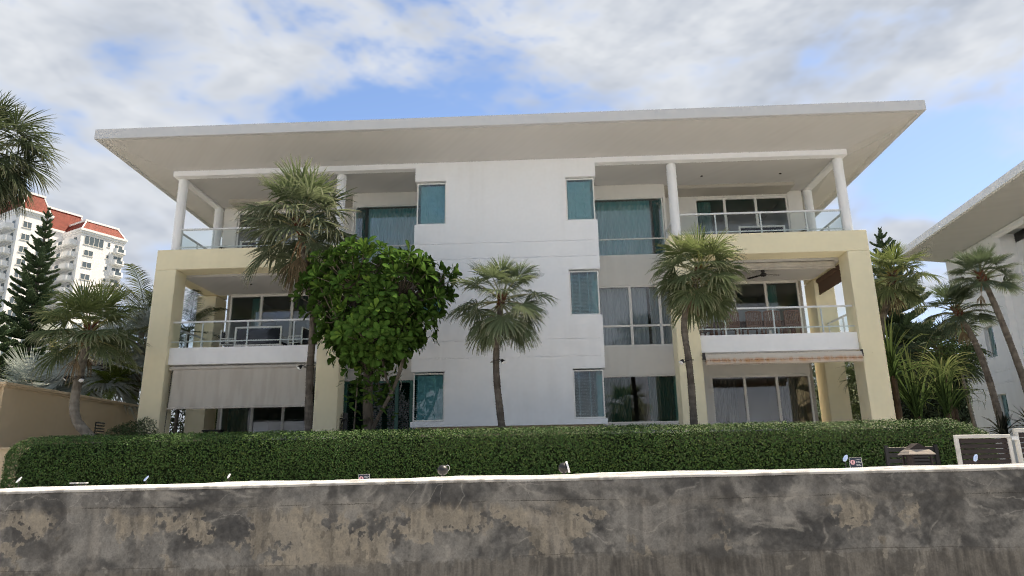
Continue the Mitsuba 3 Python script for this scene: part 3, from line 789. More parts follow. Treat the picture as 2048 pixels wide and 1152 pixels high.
# ---------------------------------------------------------------- boundary walls at the left
bw = thing('boundary_wall', 'tall tan boundary wall with moulded top running back on the left', 'wall')
A, B = np.array([-15.68, 19.27]), np.array([-16.53, 29.5]); d = (B - A) / np.linalg.norm(B - A); nrm = np.array([d[1], -d[0]])
M = np.eye(4); M[:3, 0] = [d[0], d[1], 0]; M[:3, 1] = [-d[1], d[0], 0]; M[:3, 3] = [A[0], A[1], 0]; Lw = np.linalg.norm(B - A)
put('body', MB().box(0, Lw, 0, .22, GZ - .2, 2.48, m=M), 'tan_wall_paint', bw)
put('coping', MB().box(-.05, Lw, -.05, .27, 2.481, 2.53, m=M).box(-.09, Lw, -.09, .31, 2.5305, 2.62, b=.012, m=M), 'tan_wall_paint', bw)
vx = 5.0; put('vent_frame', MB().box(vx, vx + .62, -.02, -.001, 1.32, 1.78, m=M), 'black_metal', bw)
for k in range(4):
    put('vent_slat', MB().box(vx + .03, vx + .59, -.045, -.022, 1.37 + k * .10, 1.42 + k * .10, m=M), 'tan_wall_paint', bw)
fw = thing('boundary_wall', 'low tan wall end with a moulded band beside the left hedge end', 'wall')
put('body', MB().box(-22, -12.62, 18.15, 18.40, GZ - .2, .60), 'tan_wall_paint', fw)
put('coping', MB().box(-22, -12.58, 18.12, 18.43, .601, .64).box(-22, -12.55, 18.09, 18.46, .6405, .69, b=.01), 'tan_wall_paint', fw)
nw = thing('garden_wall', 'cream wall return at the far left beyond the tall tan wall', 'wall')
put('body', MB().box(-30, -15.80, 19.05, 19.25, GZ - .2, 2.40), 'tan_wall_paint', nw); put('coping', MB().box(-30, -15.78, 19.0, 19.26, 2.401, 2.52, b=.01), 'tan_wall_paint', nw)
# ---------------------------------------------------------------- things on the terraces
def sofa(x, y, z, w, label, d=.8):
    t = thing('sofa', label, 'sofa')
    m = MB(); h = .98
    for (a, b) in ((0, 0), (w, 0), (0, d), (w, d)):
        m.box(x + a - .03, x + a + .03, y + b - .03, y + b + .03, z, z + (h if b == 0 else .62), b=.006)
    m.box(x + .03, x + w - .03, y - .025, y + .025, z + h - .055, z + h, b=.006).box(x + .03, x + w - .03, y - .02, y + .02, z + .28, z + .33)
    for a in (0, w):
        m.box(x + a - .025, x + a + .025, y + .03, y + d - .03, z + .57, z + .62).box(x + a - .02, x + a + .02, y + .03, y + d - .03, z + .28, z + .33)
    put('frame', m, 'frame_white', t)
    put('seat', MB().box(x + .04, x + w - .04, y + .08, y + d, z + .33, z + .47, b=.03), 'dark_cushion', t)
    put('backrest', MB().box(x + .04, x + w - .04, y - .01, y + .075, z + .36, z + h - .075, b=.02), 'dark_cushion', t)


def sling_chair(x, y, z, label, turn):
    t = thing('armchair', label, 'chair', None); m = MB(); M = trimesh.transformations.translation_matrix([x, y, z]) @ trimesh.transformations.rotation_matrix(turn * D2R, [0, 0, 1])
    for a in (-.28, .28):
        m.box(a - .02, a + .02, -.28, -.24, 0, .62, m=M).box(a - .02, a + .02, .24, .28, 0, .93, m=M).box(a - .02, a + .02, -.24, .24, .58, .62, m=M).box(a - .018, a + .018, -.24, .24, .36, .39, m=M)
    put('frame', m.box(-.26, .26, .245, .275, .89, .93, m=M), 'frame_white', t)
    put('backrest', MB().box(-.255, .255, .25, .27, .42, .888, m=M), 'dark_cushion', t); put('seat', MB().box(-.255, .255, -.25, .24, .40, .425, m=M), 'dark_cushion', t)


sofa(CX + 8.58, 23.9, F3, 1.62, 'white framed sofa with dark cushions on the right top terrace')
sofa(CX - 10.12, 23.9, F3, 1.60, 'white framed sofa with dark cushions on the left top terrace, behind the palm')
sling_chair(CX + 7.9, 24.2, F3, 'white framed chair left of the right top terrace sofa', 70)
sling_chair(CX + 10.75, 24.2, F3, 'white framed chair right of the right top terrace sofa', -70)
sling_chair(CX - 10.75, 24.3, F3, 'white framed chair left of the left top terrace sofa', 70)
sofa(CX - 9.88, 23.6, F2, 1.66, 'white framed sofa with dark back on the left middle balcony')
sling_chair(CX - 10.3, 24.1, F2, 'dark sling chair left of the left middle balcony sofa', 100)
sling_chair(CX - 7.65, 23.9, F2, 'dark sling chair right of the left middle balcony sofa', -100)

def slat_chair(x, y, z, turn, label):
    t = thing('teak_chair', label, 'chair')
    M = trimesh.transformations.translation_matrix([x, y, z]) @ trimesh.transformations.rotation_matrix(turn * D2R, [0, 0, 1])
    for (a, b, h) in ((-.25, -.22, .97), (.25, -.22, .97), (-.25, .24, .64), (.25, .24, .64)):
        put('leg', MB().box(a - .025, a + .025, b - .025, b + .025, 0, h, b=.006, m=M), 'teak', t)
    for a in (-.25, .25):
        put('armrest', MB().box(a - .03, a + .03, -.19, .30, .642, .672, b=.006, m=M), 'teak', t)
    k = np.linspace(-.225, .225, 9)
    put('top_rail', MB().tube(np.c_[k, k * 0 - .23, .955 + .03 * np.cos(k / .225 * 1.4)] @ M[:3, :3].T + M[:3, 3], .026, 8), 'teak', t, smooth=40)
    put('lower_rail', MB().box(-.224, .224, -.24, -.205, .47, .51, m=M), 'teak', t)
    for q in range(7):
        a = -.18 + q * .06
        put('back_slat', MB().box(a - .019, a + .019, -.232, -.214, .512, .96, b=.003, m=M), 'teak', t)
    put('seat', MB().box(-.27, .27, -.24, .27, .43, .465, b=.006, m=M), 'teak', t)


tt = thing('teak_table', 'long brown teak dining table on the right middle balcony', 'table')
put('tabletop', MB().box(CX + 7.2, CX + 10.1, 23.65, 24.6, F2 + .71, F2 + .75, b=.008), 'teak', tt)
for a in (7.3, 9.95):
    for b in (23.72, 24.48):
        put('leg', MB().box(CX + a, CX + a + .08, b, b + .08, F2, F2 + .708), 'teak', tt)
for k, (x, y, a, lab) in enumerate(((7.72, 23.38, 0, 'teak slat chair seen from behind, leftmost facing the long table'), (8.48, 23.38, 4, 'teak slat chair second from the left along the table'), (9.12, 23.36, -3, 'teak slat chair third from the left along the table'),
                                    (9.78, 23.34, 3, 'teak slat chair rightmost along the near side of the table'), (6.85, 23.75, -75, 'teak slat chair turned sideways at the left table end'))):
    slat_chair(CX + x, y, F2, a, lab)

fan = thing('ceiling_fan', 'black three blade ceiling fan over the right middle balcony', 'ceiling fan')
fx, fy, fz = CX + 9.22, 23.8, 6.50
put('rod', MB().tube([[fx, fy, 6.68], [fx, fy, fz + .06]], .014, 8).tube([[fx, fy, 6.68], [fx, fy, 6.62]], [.06, .035], 14), 'black_metal', fan)
c = trimesh.creation.icosphere(3, 1.0); c.apply_scale([.115, .115, .075]); c.apply_translation([fx, fy, fz]); put('motor', c, 'black_metal', fan, smooth=True)
for a in (10, 130, 250):
    M = trimesh.transformations.translation_matrix([fx, fy, fz]) @ trimesh.transformations.rotation_matrix(a * D2R, [0, 0, 1]) @ trimesh.transformations.rotation_matrix(10 * D2R, [1, 0, 0])
    P = np.array([[.09, -.03], [.22, -.055], [.62, -.065], [.66, -.04], [.66, .04], [.62, .065], [.22, .055], [.09, .03]])
    b = trimesh.creation.extrude_polygon(Polygon(P), .008, engine='earcut'); b.apply_transform(M); put('blade', b, 'black_metal', fan)

ho = thing('garden_hose', 'coiled black garden hose hanging beside the left inner yellow pier', 'hose')
k = np.linspace(0, 8 * math.pi, 140)
put('coil', MB().tube(np.c_[CX - 5.42 + .10 * np.cos(k), 22.35 + .002 * k, 1.35 + .22 * np.sin(k) + .01 * np.sin(3 * k)], .016, 8), 'black_metal', ho, smooth=True)
put('hook', MB().box(CX - 5.565, CX - 5.36, 22.33, 22.38, 1.56, 1.60).box(CX - 5.50, CX - 5.34, 22.45, 22.60, F1, 1.78, b=.02), 'black_metal', ho)
bn = thing('terrace_bench', 'dark low bench on the ground terrace behind the left awning', 'bench')
put('seat', MB().box(CX - 11.2, CX - 10.5, 24.4, 24.8, 1.36, 1.42, b=.01), 'black_metal', bn); put('leg', MB().box(CX - 11.15, CX - 11.1, 24.45, 24.75, F1, 1.358), 'black_metal', bn); put('leg', MB().box(CX - 10.6, CX - 10.55, 24.45, 24.75, F1, 1.358), 'black_metal', bn)
# ---------------------------------------------------------------- palms
def fan_frond(elev, petiole, R, nseg, spread, sag, droop, rng, green, tip, split=.52, fold=.25, pw=.022, ragged=.0, curl=0.0):
    """A fan palm leaf, in the plane y = 0 along +x, hanging as gravity has it. Vertex colours run from the leaf's green to its drier tips."""
    ts = np.linspace(0, 1, 7); e = (elev - sag * ts ** 1.5) * D2R
    C = np.vstack([[0, 0, 0], np.cumsum(np.c_[np.cos(e), 0 * e, np.sin(e)][:-1] * petiole / 6, axis=0)])
    V, F, COL = [], [], []
    m = MB().tube(C, np.linspace(pw, pw * .55, 7), 5); pv, pf = m.mesh()
    V.append(pv); F.append(pf); COL.append(np.tile(np.array(green) * [1.9, 1.5, 1.3] + .02, (len(pv), 1)))
    nv = len(pv)
    el = (elev - sag) * D2R
    t = np.array([math.cos(el), 0, math.sin(el)]); nrm = np.array([-math.sin(el), 0, math.cos(el)]); s = np.array([0, 1.0, 0])
    fr = np.array([.0, .22, split, .5 + split * .5 - .06, .9, 1.0]); wf = np.array([.0, 1, 1, .74, .42, .04])
    dphi = 2 * spread / nseg * D2R
    for k in range(nseg):
        u = (k + .5) / nseg * 2 - 1; phi = (u * spread + rng.normal() * 1.2) * D2R
        L = R * (1 - .22 * abs(u) ** 1.6) * rng.uniform(.90, 1.04)
        if rng.random() < ragged: L *= rng.uniform(.45, .8)
        d = math.cos(phi) * t + math.sin(phi) * s + fold * abs(math.sin(phi)) * nrm * .8 + fold * .25 * nrm * rng.normal() * .4
        d /= np.linalg.norm(d)
        pts, dirs = [C[-1] + .0 * d], [d]
        dr_ = droop * rng.uniform(.7, 1.35) + (curl * rng.uniform(0, 2.2) if rng.random() < .6 else 0)
        for i in range(1, 6):
            g = max(0.0, fr[i] - split * .75) / (1 - split * .75)
            d = d + np.array([0, 0, -1.0]) * dr_ * g * (fr[i] - fr[i - 1]) * 3.2; d = d / np.linalg.norm(d)
            pts.append(pts[-1] + d * L * (fr[i] - fr[i - 1])); dirs.append(d)
        pts, dirs = np.array(pts), np.array(dirs)
        half = np.where(fr <= split, fr * L * math.tan(dphi / 2) * 1.04, split * L * math.tan(dphi / 2) * wf)
        half = np.maximum(half, .0016)
        lat = np.cross(np.where(np.abs(dirs @ nrm)[:, None] > .97, t, nrm), dirs); lat /= np.linalg.norm(lat, axis=1, keepdims=True) + 1e-9
        up = np.cross(dirs, lat)
        v = np.stack([pts - lat * half[:, None], pts + up * half[:, None] * .55, pts + lat * half[:, None]], 1).reshape(-1, 3)
        i = np.arange(5)[:, None] * 3
        f = np.vstack([np.hstack([i, i + 1, i + 4]), np.hstack([i, i + 4, i + 3]), np.hstack([i + 1, i + 2, i + 5]), np.hstack([i + 1, i + 5, i + 4])])
        g = np.array(green) * rng.uniform(.8, 1.2)
        mixv = np.clip((fr - .62) / .38, 0, 1) ** 1.5 * rng.uniform(.3, 1.0)
        c = g[None] * (1 - mixv[:, None]) + np.array(tip)[None] * mixv[:, None]
        V.append(v); F.append(f + nv); COL.append(np.repeat(c, 3, axis=0)); nv += len(v)
    return np.vstack(V), np.vstack(F), np.clip(np.vstack(COL), .004, .95)


def frond_set(seed, petiole, R, nseg, green, tip, young, droop=1.0, spread=125, dead=True, ragged=.08, curl=.0, leaf='frond_leaf', tones=1):
    """Ply dicts of fronds by how high they stand: (elevation, dict)."""
    rng = np.random.default_rng(seed); out = []
    for el in (82, 66, 50, 34, 18, 2, -16, -36, -56):
        for var in range(tones):
            yng = max(0, (el - 20) / 65)
            g = np.array(green) * (1 - yng) + np.array(young) * yng
            tp = np.array(tip) * (1 - yng) + np.array(young) * 1.15 * yng
            v, f, c = fan_frond(el, petiole * (1 - .25 * yng), R * rng.uniform(.92, 1.06), nseg, spread * (1 - .38 * max(0, (el - 40) / 45)), 10 + 14 * (1 - yng), droop * (.10 + .75 * (1 - yng) ** 1.3), rng, g, tp, fold=.32 * yng + .12, ragged=ragged, curl=curl * (1 - yng))
            out.append((el, mikit.ply((v, f), leaf, smooth=False, color=c)))
    dd = []
    if dead:
        for q in range(2):
            v, f, c = fan_frond(-66 - 10 * q, petiole * .9, R * .85, max(14, nseg // 2), 46, 14, 1.6, rng, (.16, .125, .08), (.26, .205, .13), fold=.3, ragged=.4)
            dd.append(mikit.ply((v, f), 'dry_frond', smooth=False, color=c))
    return out, dd


def palm(name, label, path, r0, r1, fronds, n, scale=1.0, low=-52, high=84, seed=0, dead_n=0, bark_='palm_bark', boot=(.5, .16), lean=(0, 0), group=None, skip=None, az0=None, nboot=34, collar=True):
    t = thing(name, label, 'palm', group); rng = np.random.default_rng(seed)
    P = spline(path, 26); rad = np.linspace(r0, r1, 26) * (1 + .05 * np.sin(np.arange(26) * 1.9)); rad[:3] *= (1.25, 1.12, 1.04)
    put('trunk', MB().tube(P, rad, 16), bark_, t, smooth=50)
    top = P[-1]; fs, dd = fronds
    if collar:
        m = MB()
        for k in range(nboot):
            a = k * 2.4; h = boot[0] * (k / nboot); base = np.array([interp(P, -h)[0], interp(P, -h)[1], interp(P, -h)[2]])
            o_ = np.array([math.cos(a), math.sin(a), 0])
            L = boot[1] * rng.uniform(.6, 1.1)
            q = base + o_ * r1 * .7; m.tube([q, q + o_ * L * .45 + [0, 0, L * .35], q + o_ * L * .7 + [0, 0, L * rng.uniform(.3, 1.0)]], [.035, .028, .008], 5)
        put('leaf_base', m, 'boot_fibre', t)
    for k in range(n):
        q = (k + .5) / n
        el = high - (high - low) * q ** .92 + rng.normal() * 5
        i = min(range(len(fs)), key=lambda j: abs(fs[j][0] - el) + rng.random() * 3)
        az = math.degrees(k * 2.39996) + rng.normal() * 9 + (az0 or 0)
        if skip and skip(az % 360, el): continue
        s = scale * rng.uniform(.88, 1.08) * (1 - .12 * (q < .12))
        off = -boot[0] * .75 * q
        b = interp(P, off)
        W = T().translate(b.tolist()).rotate([0, 1, 0], lean[0]).rotate([1, 0, 0], lean[1]).rotate([0, 0, 1], az).rotate([0, 1, 0], fs[i][0] - el if abs(fs[i][0] - el) < 12 else 0).rotate([1, 0, 0], rng.normal() * 9).translate([r1 * .6, 0, 0]).scale(s)
        put('frond', fs[i][1], None, t, to_world=W)
    for k in range(dead_n):
        b = interp(P, -boot[0] * rng.uniform(.5, 1.0))
        W = T().translate(b.tolist()).rotate([0, 0, 1], rng.uniform(0, 360)).rotate([0, 1, 0], rng.uniform(-8, 6)).translate([r1 * .7, 0, 0]).scale(scale * rng.uniform(.75, 1.05))
        put('dry_frond', dd[k % len(dd)], None, t, to_world=W)
    return t


def interp(P, off):
    """The point at distance -off below the top of a path."""
    s = np.r_[0, np.cumsum(np.linalg.norm(np.diff(P, axis=0), axis=1))]; x = np.clip(s[-1] + off, 0, s[-1])
    return np.array([np.interp(x, s, P[:, k]) for k in range(3)])


GREEN, TIP, YOUNG = (.135, .165, .098), (.46, .44, .33), (.10, .14, .060)
setA = frond_set(11, .85, 1.0, 38, GREEN, TIP, (.10, .14, .06), .32, 128, ragged=.12, curl=1.1, tones=2)
setB = frond_set(12, .80, .74, 34, (.125, .16, .090), (.40, .39, .29), (.105, .145, .065), .55, 132, ragged=.05, curl=.5, tones=2)
setC = frond_set(13, .62, .78, 36, (.125, .16, .080), (.40, .38, .26), (.15, .195, .055), .55, 130, ragged=.05, curl=.6, tones=2)
setD = frond_set(14, .52, .58, 30, (.075, .10, .06), (.18, .18, .13), (.075, .11, .057), .5, 122, ragged=.05)
setE = frond_set(15, .85, 1.15, 46, (.062, .085, .048), (.20, .19, .14), (.066, .095, .043), .5, 115, ragged=.06, curl=.8, tones=2)
setS = frond_set(16, .9, 1.25, 40, (.36, .40, .38), (.55, .56, .50), (.36, .41, .38), .28, 138, dead=False, ragged=.03)

palm('fan_palm', 'tallest fan palm with shaggy dry tipped crown in front of the left top terrace', [[-6.60, 19.4, GZ], [-6.6, 19.4, 1.04], [-6.66, 19.4, 3.08], [-6.66, 19.4, 4.28], [-6.86, 19.4, 5.52], [-7.12, 19.4, 6.64], [-7.32, 19.4, 7.55]], .122, .085, setA, 28, 1.22, low=-30, seed=1, dead_n=6, boot=(.75, .24))
palm('fan_palm', 'fan palm standing alone in front of the white central wall', [[-1.0, 18.8, GZ], [-1.04, 18.8, .99], [-1.12, 18.8, 1.75], [-1.18, 18.8, 2.58], [-1.16, 18.8, 3.29], [-1.09, 18.8, 4.01], [-.98, 18.8, 4.72]], .115, .08, setB, 31, 1.12, low=-58, seed=5, dead_n=0, boot=(.42, .14))
palm('fan_palm', 'fan palm with bent trunk in front of the right inner yellow pier', [[4.16, 18.8, GZ], [4.17, 18.8, 1.04], [4.18, 18.8, 1.92], [4.15, 18.8, 3.02], [4.12, 18.8, 3.73], [4.30, 18.8, 4.45], [4.62, 18.8, 5.12], [4.72, 18.8, 5.4]], .115, .078, setC, 30, 1.18, low=-50, seed=3, dead_n=2, boot=(.45, .14))
palm('fan_palm', 'fan palm with a strongly curved pale trunk before the tall tan wall', [[-12.5, 19.5, GZ], [-12.72, 19.5, .6], [-13.05, 19.5, 1.02], [-13.50, 19.5, 1.46], [-13.66, 19.5, 2.07], [-13.63, 19.5, 2.66], [-13.57, 19.5, 3.4], [-13.48, 19.5, 4.30]], .15, .11, setC, 27, 1.32, low=-18, seed=4, dead_n=2, bark_='palm_bark_pale', boot=(.6, .2))
palm('fan_palm', 'big dark fan palm cut off by the upper left photo edge', [[-11.0, 13.0, GZ], [-11.3, 13.0, 3.0], [-11.75, 13.0, 6.2], [-11.95, 13.0, 7.15]], .17, .13, setE, 50, .72, low=-72, seed=6, dead_n=2, boot=(.8, .2))
palm('fan_palm', 'yellowish fan palm just right of the right outer pier', [[12.6, 25.8, GZ], [12.97, 25.8, 3.93], [13.15, 25.8, 5.07], [13.55, 25.8, 6.03], [13.85, 25.8, 7.0]], .16, .11, setC, 24, 1.2, low=-48, seed=7, dead_n=3, boot=(.5, .16))
palm('fan_palm', 'shorter of the two leaning dark palms before the neighbouring villa', [[13.1, 20, GZ], [13.05, 20, .71], [12.99, 20, 1.58], [12.86, 20, 2.73], [12.66, 20, 3.54], [12.34, 20, 4.30]], .105, .075, setD, 26, 1.0, low=-25, seed=8, dead_n=2, boot=(.4, .12), lean=(-8, 0))
palm('fan_palm', 'taller of the two leaning dark palms before the neighbouring villa', [[13.3, 19, GZ], [13.26, 19, 1.48], [13.17, 19, 2.29], [12.99, 19, 3.41], [12.85, 19, 4.13], [12.60, 19, 5.10]], .10, .072, setD, 24, .98, low=-20, seed=9, dead_n=1, boot=(.4, .12), lean=(-6, 0))
palm('fan_palm', 'fan palm on the beach seen only as a reflection in the lower right bay window', [[7.2, -6, -1.65], [7.1, -6, 2.0], [6.9, -6, 4.6]], .16, .11, setA, 30, 1.35, low=-55, seed=91, dead_n=2, boot=(.5, .2))
palm('fan_palm', 'second beach fan palm seen only as a reflection near the right glass doors', [[11.3, -7, -1.65], [11.2, -7, 2.0], [11.1, -7, 4.2]], .16, .11, setC, 28, 1.5, low=-50, seed=92, dead_n=2, boot=(.5, .2))
palm('silver_palm', 'silvery blue fan palm behind the tan wall and curved trunk', [[-18.0, 26.6, GZ], [-18.0, 26.6, 2.8], [-17.9, 26.6, 4.3]], .24, .20, setS, 24, 1.2, low=-40, seed=21, bark_='palm_bark_pale', boot=(.6, .3))
palm('silver_palm', 'silvery fan palm filling the corner behind the left outer pier', [[-17.2, 28.0, GZ], [-17.1, 28.0, 3.0], [-17.0, 28, 5.3]], .22, .18, setS, 24, 1.15, low=-45, seed=22, bark_='palm_bark_pale', boot=(.6, .3))
palm('silver_palm', 'silvery fan palm leaning low at the left end over the tan wall', [[-20.6, 26.5, GZ], [-20.4, 26.5, 2.0], [-20.2, 26.5, 3.2]], .22, .18, setS, 18, 1.0, low=-30, seed=23, bark_='palm_bark_pale', boot=(.5, .3))
palm('dark_palm', 'very dark fan palm between the pandanus and the neighbouring villa', [[18.9, 32, GZ], [18.8, 32, 3.0], [18.7, 32, 5.0]], .16, .13, setD, 26, 1.9, low=-45, seed=24, boot=(.6, .2))


def feather_frond(elev, L, n, width, sag, rng, green, tip, hang=.4, v_up=.35, lw=.035):
    """A feather palm leaf along +x: a curved rachis with a row of leaflets on each side."""
    ts = np.linspace(0, 1, 22); e = (elev - sag * ts ** 1.4) * D2R
    step = np.c_[np.cos(e), 0 * e, np.sin(e)] * L / 21
    C = np.vstack([[0, 0, 0], np.cumsum(step[:-1], axis=0)])
    pv, pf = MB().tube(C, np.linspace(.022, .004, 22), 5).mesh()
    V, F, COL, nv = [pv], [pf], [np.tile(np.array(green) * 1.6 + .02, (len(pv), 1))], len(pv)
    for k in range(n):
        u = .16 + .84 * (k + .5) / n; p = np.array([np.interp(u, ts, C[:, j]) for j in range(3)]); a = np.interp(u, ts, e)
        t = np.array([math.cos(a), 0, math.sin(a)]); nrm = np.array([-math.sin(a), 0, math.cos(a)])
        l = width * math.sin(math.pi * (.12 + .80 * u)) ** .7
        for s in (-1, 1):
            d = t * rng.uniform(.55, .8) + np.array([0, s, 0]) * 1.0 + nrm * v_up * rng.uniform(.5, 1.4); d /= np.linalg.norm(d)
            pts = [p]; q = p
            for i in range(3):
                d = d + np.array([0, 0, -hang * rng.uniform(.6, 1.3)]) * (i + .4) * .5; d /= np.linalg.norm(d); q = q + d * l / 3; pts.append(q)
            pts = np.array(pts); lat = np.cross(d, np.array([0, s, 0.0])); lat = t - (t @ d) * d; lat /= np.linalg.norm(lat) + 1e-9
            w = lw * np.array([.7, 1, .7, .06])[:, None]
            v = np.vstack([pts - lat * w * .5, pts + lat * w * .5]); f = np.array([[i, i + 1, i + 5] for i in range(3)] + [[i, i + 5, i + 4] for i in range(3)])
            m_ = np.array([0, .1, .35, 1.0]) * rng.uniform(.3, 1); c = np.array(green)[None] * rng.uniform(.75, 1.25) * (1 - m_[:, None]) + np.array(tip)[None] * m_[:, None]
            V.append(v); F.append(f + nv); COL.append(np.vstack([c, c])); nv += 8
    return np.vstack(V), np.vstack(F), np.clip(np.vstack(COL), .004, .95)


def feather_palm(name, label, path, r0, r1, L, n, seed, green, tip, width=.55, low=-25, high=80, sag=(40, 75), nl=34, hang=.35, lw=.035, stems=None):
    t = thing(name, label, 'palm'); rng = np.random.default_rng(seed)
    P = spline(path, 20); put('trunk', MB().tube(P, np.linspace(r0, r1, 20), 12), 'palm_bark_pale', t, smooth=50)
    fs = []
    for el in (75, 55, 35, 12, -12):
        v, f, c = feather_frond(el, L, nl, width, rng.uniform(*sag), rng, green, tip, hang, lw=lw); fs.append((el, mikit.ply((v, f), 'frond_leaf', color=c)))
    for k in range(n):
        el = high - (high - low) * (k + .5) / n + rng.normal() * 5; i = min(range(5), key=lambda j: abs(fs[j][0] - el)); az = k * 137.5 + rng.normal() * 10
        put('frond', fs[i][1], None, t, to_world=T().translate(P[-1].tolist()).rotate([0, 0, 1], az).rotate([0, 1, 0], float(np.clip(fs[i][0] - el, -12, 12))).rotate([1, 0, 0], rng.normal() * 12).scale(rng.uniform(.85, 1.1)))
    return t


feather_palm('coconut_palm', 'feathery coconut palm rising behind the left outer pier', [[-17.0, 27.6, GZ], [-16.9, 27.6, 3], [-16.8, 27.6, 6.6]], .15, .11, 2.6, 17, 31, (.060, .082, .030), (.25, .22, .10), .62, low=-30, nl=38)
feather_palm('areca_palm', 'bright green bushy palm in front of the silver palm by the tan wall', [[-16.9, 26.0, GZ], [-16.85, 26.0, 2.0], [-16.8, 26.0, 3.3]], .10, .07, 1.5, 22, 32, (.095, .135, .025), (.23, .24, .06), .38, low=-20, nl=26, lw=.04)
feather_palm('areca_palm', 'low yellow green palm just showing over the tan wall left of the curved trunk', [[-18.7, 25.6, GZ], [-18.6, 25.6, 1.6], [-18.6, 25.6, 2.15]], .10, .07, 1.3, 18, 33, (.085, .115, .03), (.24, .22, .08), .36, low=-15, nl=24, lw=.04)
feather_palm('areca_palm', 'green palm seen low between the left yellow piers', [[-13.9, 28.3, GZ], [-13.9, 28.3, 1.2], [-13.8, 28.3, 1.8]], .10, .07, 1.6, 20, 34, (.075, .105, .03), (.2, .2, .08), .42, low=-20, nl=26, lw=.04)
m = MB().tube(spline([[-13.55, 25.0, GZ], [-13.5, 25.0, 2.0], [-13.42, 25, 5.2]], 10), [.07] * 10, 10)
ct = thing('coconut_palm', 'thin dark stemmed palm close beside the left outer pier', 'palm'); put('trunk', m, 'palm_bark', ct, smooth=50)
rg = np.random.default_rng(35); fs = [mikit.ply(feather_frond(el, 2.2, 32, .5, 60, rg, (.05, .07, .03), (.2, .18, .09), .4)[:2], 'frond_leaf', color=None) if False else None for el in ()]
for k, el in enumerate((70, 50, 40, 25, 10, 0, -15, 60, 30, 12)):
    v, f, c = feather_frond(el, 2.1, 32, .5, 55, rg, (.050, .068, .028), (.22, .19, .09), .4)
    put('frond', (v, f), 'frond_leaf', ct, color=c, to_world=T().translate([-13.42, 25, 5.2]).rotate([0, 0, 1], k * 137.5 + 60))


# ---------------------------------------------------------------- the broad leaved tree
def obovate(L, W, rng, col, cup=.16, bend=.25):
    """One leaf along +x: broad towards the rounded tip, folded at the midrib."""
    xs = np.array([0, .10, .30, .52, .72, .88, .97, 1.0]) * L; ws = np.array([.05, .12, .36, .72, .98, .88, .5, .12]) * W * .5
    zc = -bend * L * (xs / L) ** 2
    v = np.vstack([np.c_[xs, -ws, zc + cup * ws], np.c_[xs, 0 * ws, zc], np.c_[xs, ws, zc + cup * ws]])
    f = [[i, i + 1, 8 + i + 1] for i in range(7)] + [[i, 9 + i, 8 + i] for i in range(7)] + [[8 + i, 9 + i, 17 + i] for i in range(7)] + [[8 + i, 17 + i, 16 + i] for i in range(7)]
    c = np.tile(np.array(col), (24, 1)); c[8:16] = c[8:16] * .9 + np.array([.04, .05, .015])
    return v, np.array(f), np.clip(c, .004, .9)


rng = np.random.default_rng(42)
BT = thing('broadleaf_tree', 'glossy big leaved green tree in front of the left inner pier', 'tree')
TX, TY = -4.80, 18.9
put('trunk', MB().tube(spline([[TX + .02, TY, GZ], [TX + .04, TY, 1.2], [TX - .02, TY + .03, 2.3], [TX + .03, TY, 3.5]], 16), np.linspace(.17, .12, 16), 14), 'tree_bark', BT, smooth=50)
tips = []
def env(z):
    """Half width and centre of the crown at height z: wide on top, narrow below."""
    zs = [2.7, 3.1, 3.5, 4.0, 4.5, 5.0, 5.5, 5.85, 6.15]; hw = [.45, .95, 1.3, 1.65, 2.0, 2.2, 2.1, 1.65, .9]; cx = [.0, .10, .15, .18, .2, .2, .12, .0, -.1]
    return np.interp(z, zs, hw), np.interp(z, zs, cx)
for k in range(400):
    for _ in range(40):
        z = rng.uniform(2.95, 6.05); hw, c0 = env(z); a = rng.uniform(0, 2 * math.pi); q = rng.uniform(.45, 1.0) ** .6 * (1.14 if rng.random() < .15 else .97)
        p = np.array([TX + c0 + hw * q * math.cos(a), TY + min(hw, 1.5) * .85 * q * math.sin(a), z])
        if rng.random() < (.35 + hw / 2.2) and all(np.linalg.norm(p - t) > .19 for t in tips): break
    tips.append(p)
tips = np.array(tips)
for x, z in ((-2.05, .02), (-1.95, .25), (1.95, .1), (2.25, -.05), (-1.85, -.45), (1.15, -1.0), (-.9, -1.75), (.55, -1.8), (-.55, -2.1)):
    tips = np.vstack([tips, [TX + x, TY - .1, 4.8 + z]])
for k in range(16):
    a = k * 2.4; tips = np.vstack([tips, [TX + .1 + (.28 + .22 * (k % 3) / 2) * math.cos(a), TY + .3 * math.sin(a), 1.9 + .075 * k]])
hub = []
for k in range(16):
    a = k * 2.4; e = [TX + .03, TY, 2.7 + .10 * k]; rr = .5 + .9 * (k % 4) / 3; tip = np.array([TX + rr * 1.1 * math.cos(a), TY + rr * .7 * math.sin(a), 3.2 + .11 * k])
    lp = spline([e, (np.array(e) + tip) / 2 + [0, 0, -.05], tip], 8); put('limb', MB().tube(lp, np.linspace(.055, .022, 8), 8), 'tree_bark', BT, smooth=50); hub += list(lp[2:])
hub = np.array(hub); tw = MB()
for p in tips:
    h = hub[np.argmin(np.linalg.norm(hub - p - [0, 0, -.25], axis=1))]; tw.tube([h, (h + p) / 2 + [0, 0, -.06], p], [.018, .013, .009], 5)
k = put('twig', tw, 'tree_bark', BT); stuff_part(k)
put('limb', MB().tube(spline([[TX + .35, TY - .15, GZ], [TX + .38, TY - .15, 1.4], [TX + .75, TY - .2, 2.1], [TX + .98, TY - .2, 2.8], [TX + 1.02, TY - .2, 3.15]], 14), np.linspace(.06, .05, 14), 8), 'tree_bark', BT, smooth=50)
put('limb', MB().tube(spline([[TX + .70, TY - .2, 2.05], [TX + .52, TY - .2, 2.5], [TX + .40, TY - .2, 3.1]], 8), np.linspace(.04, .03, 8), 8), 'tree_bark', BT, smooth=50)
variants = []
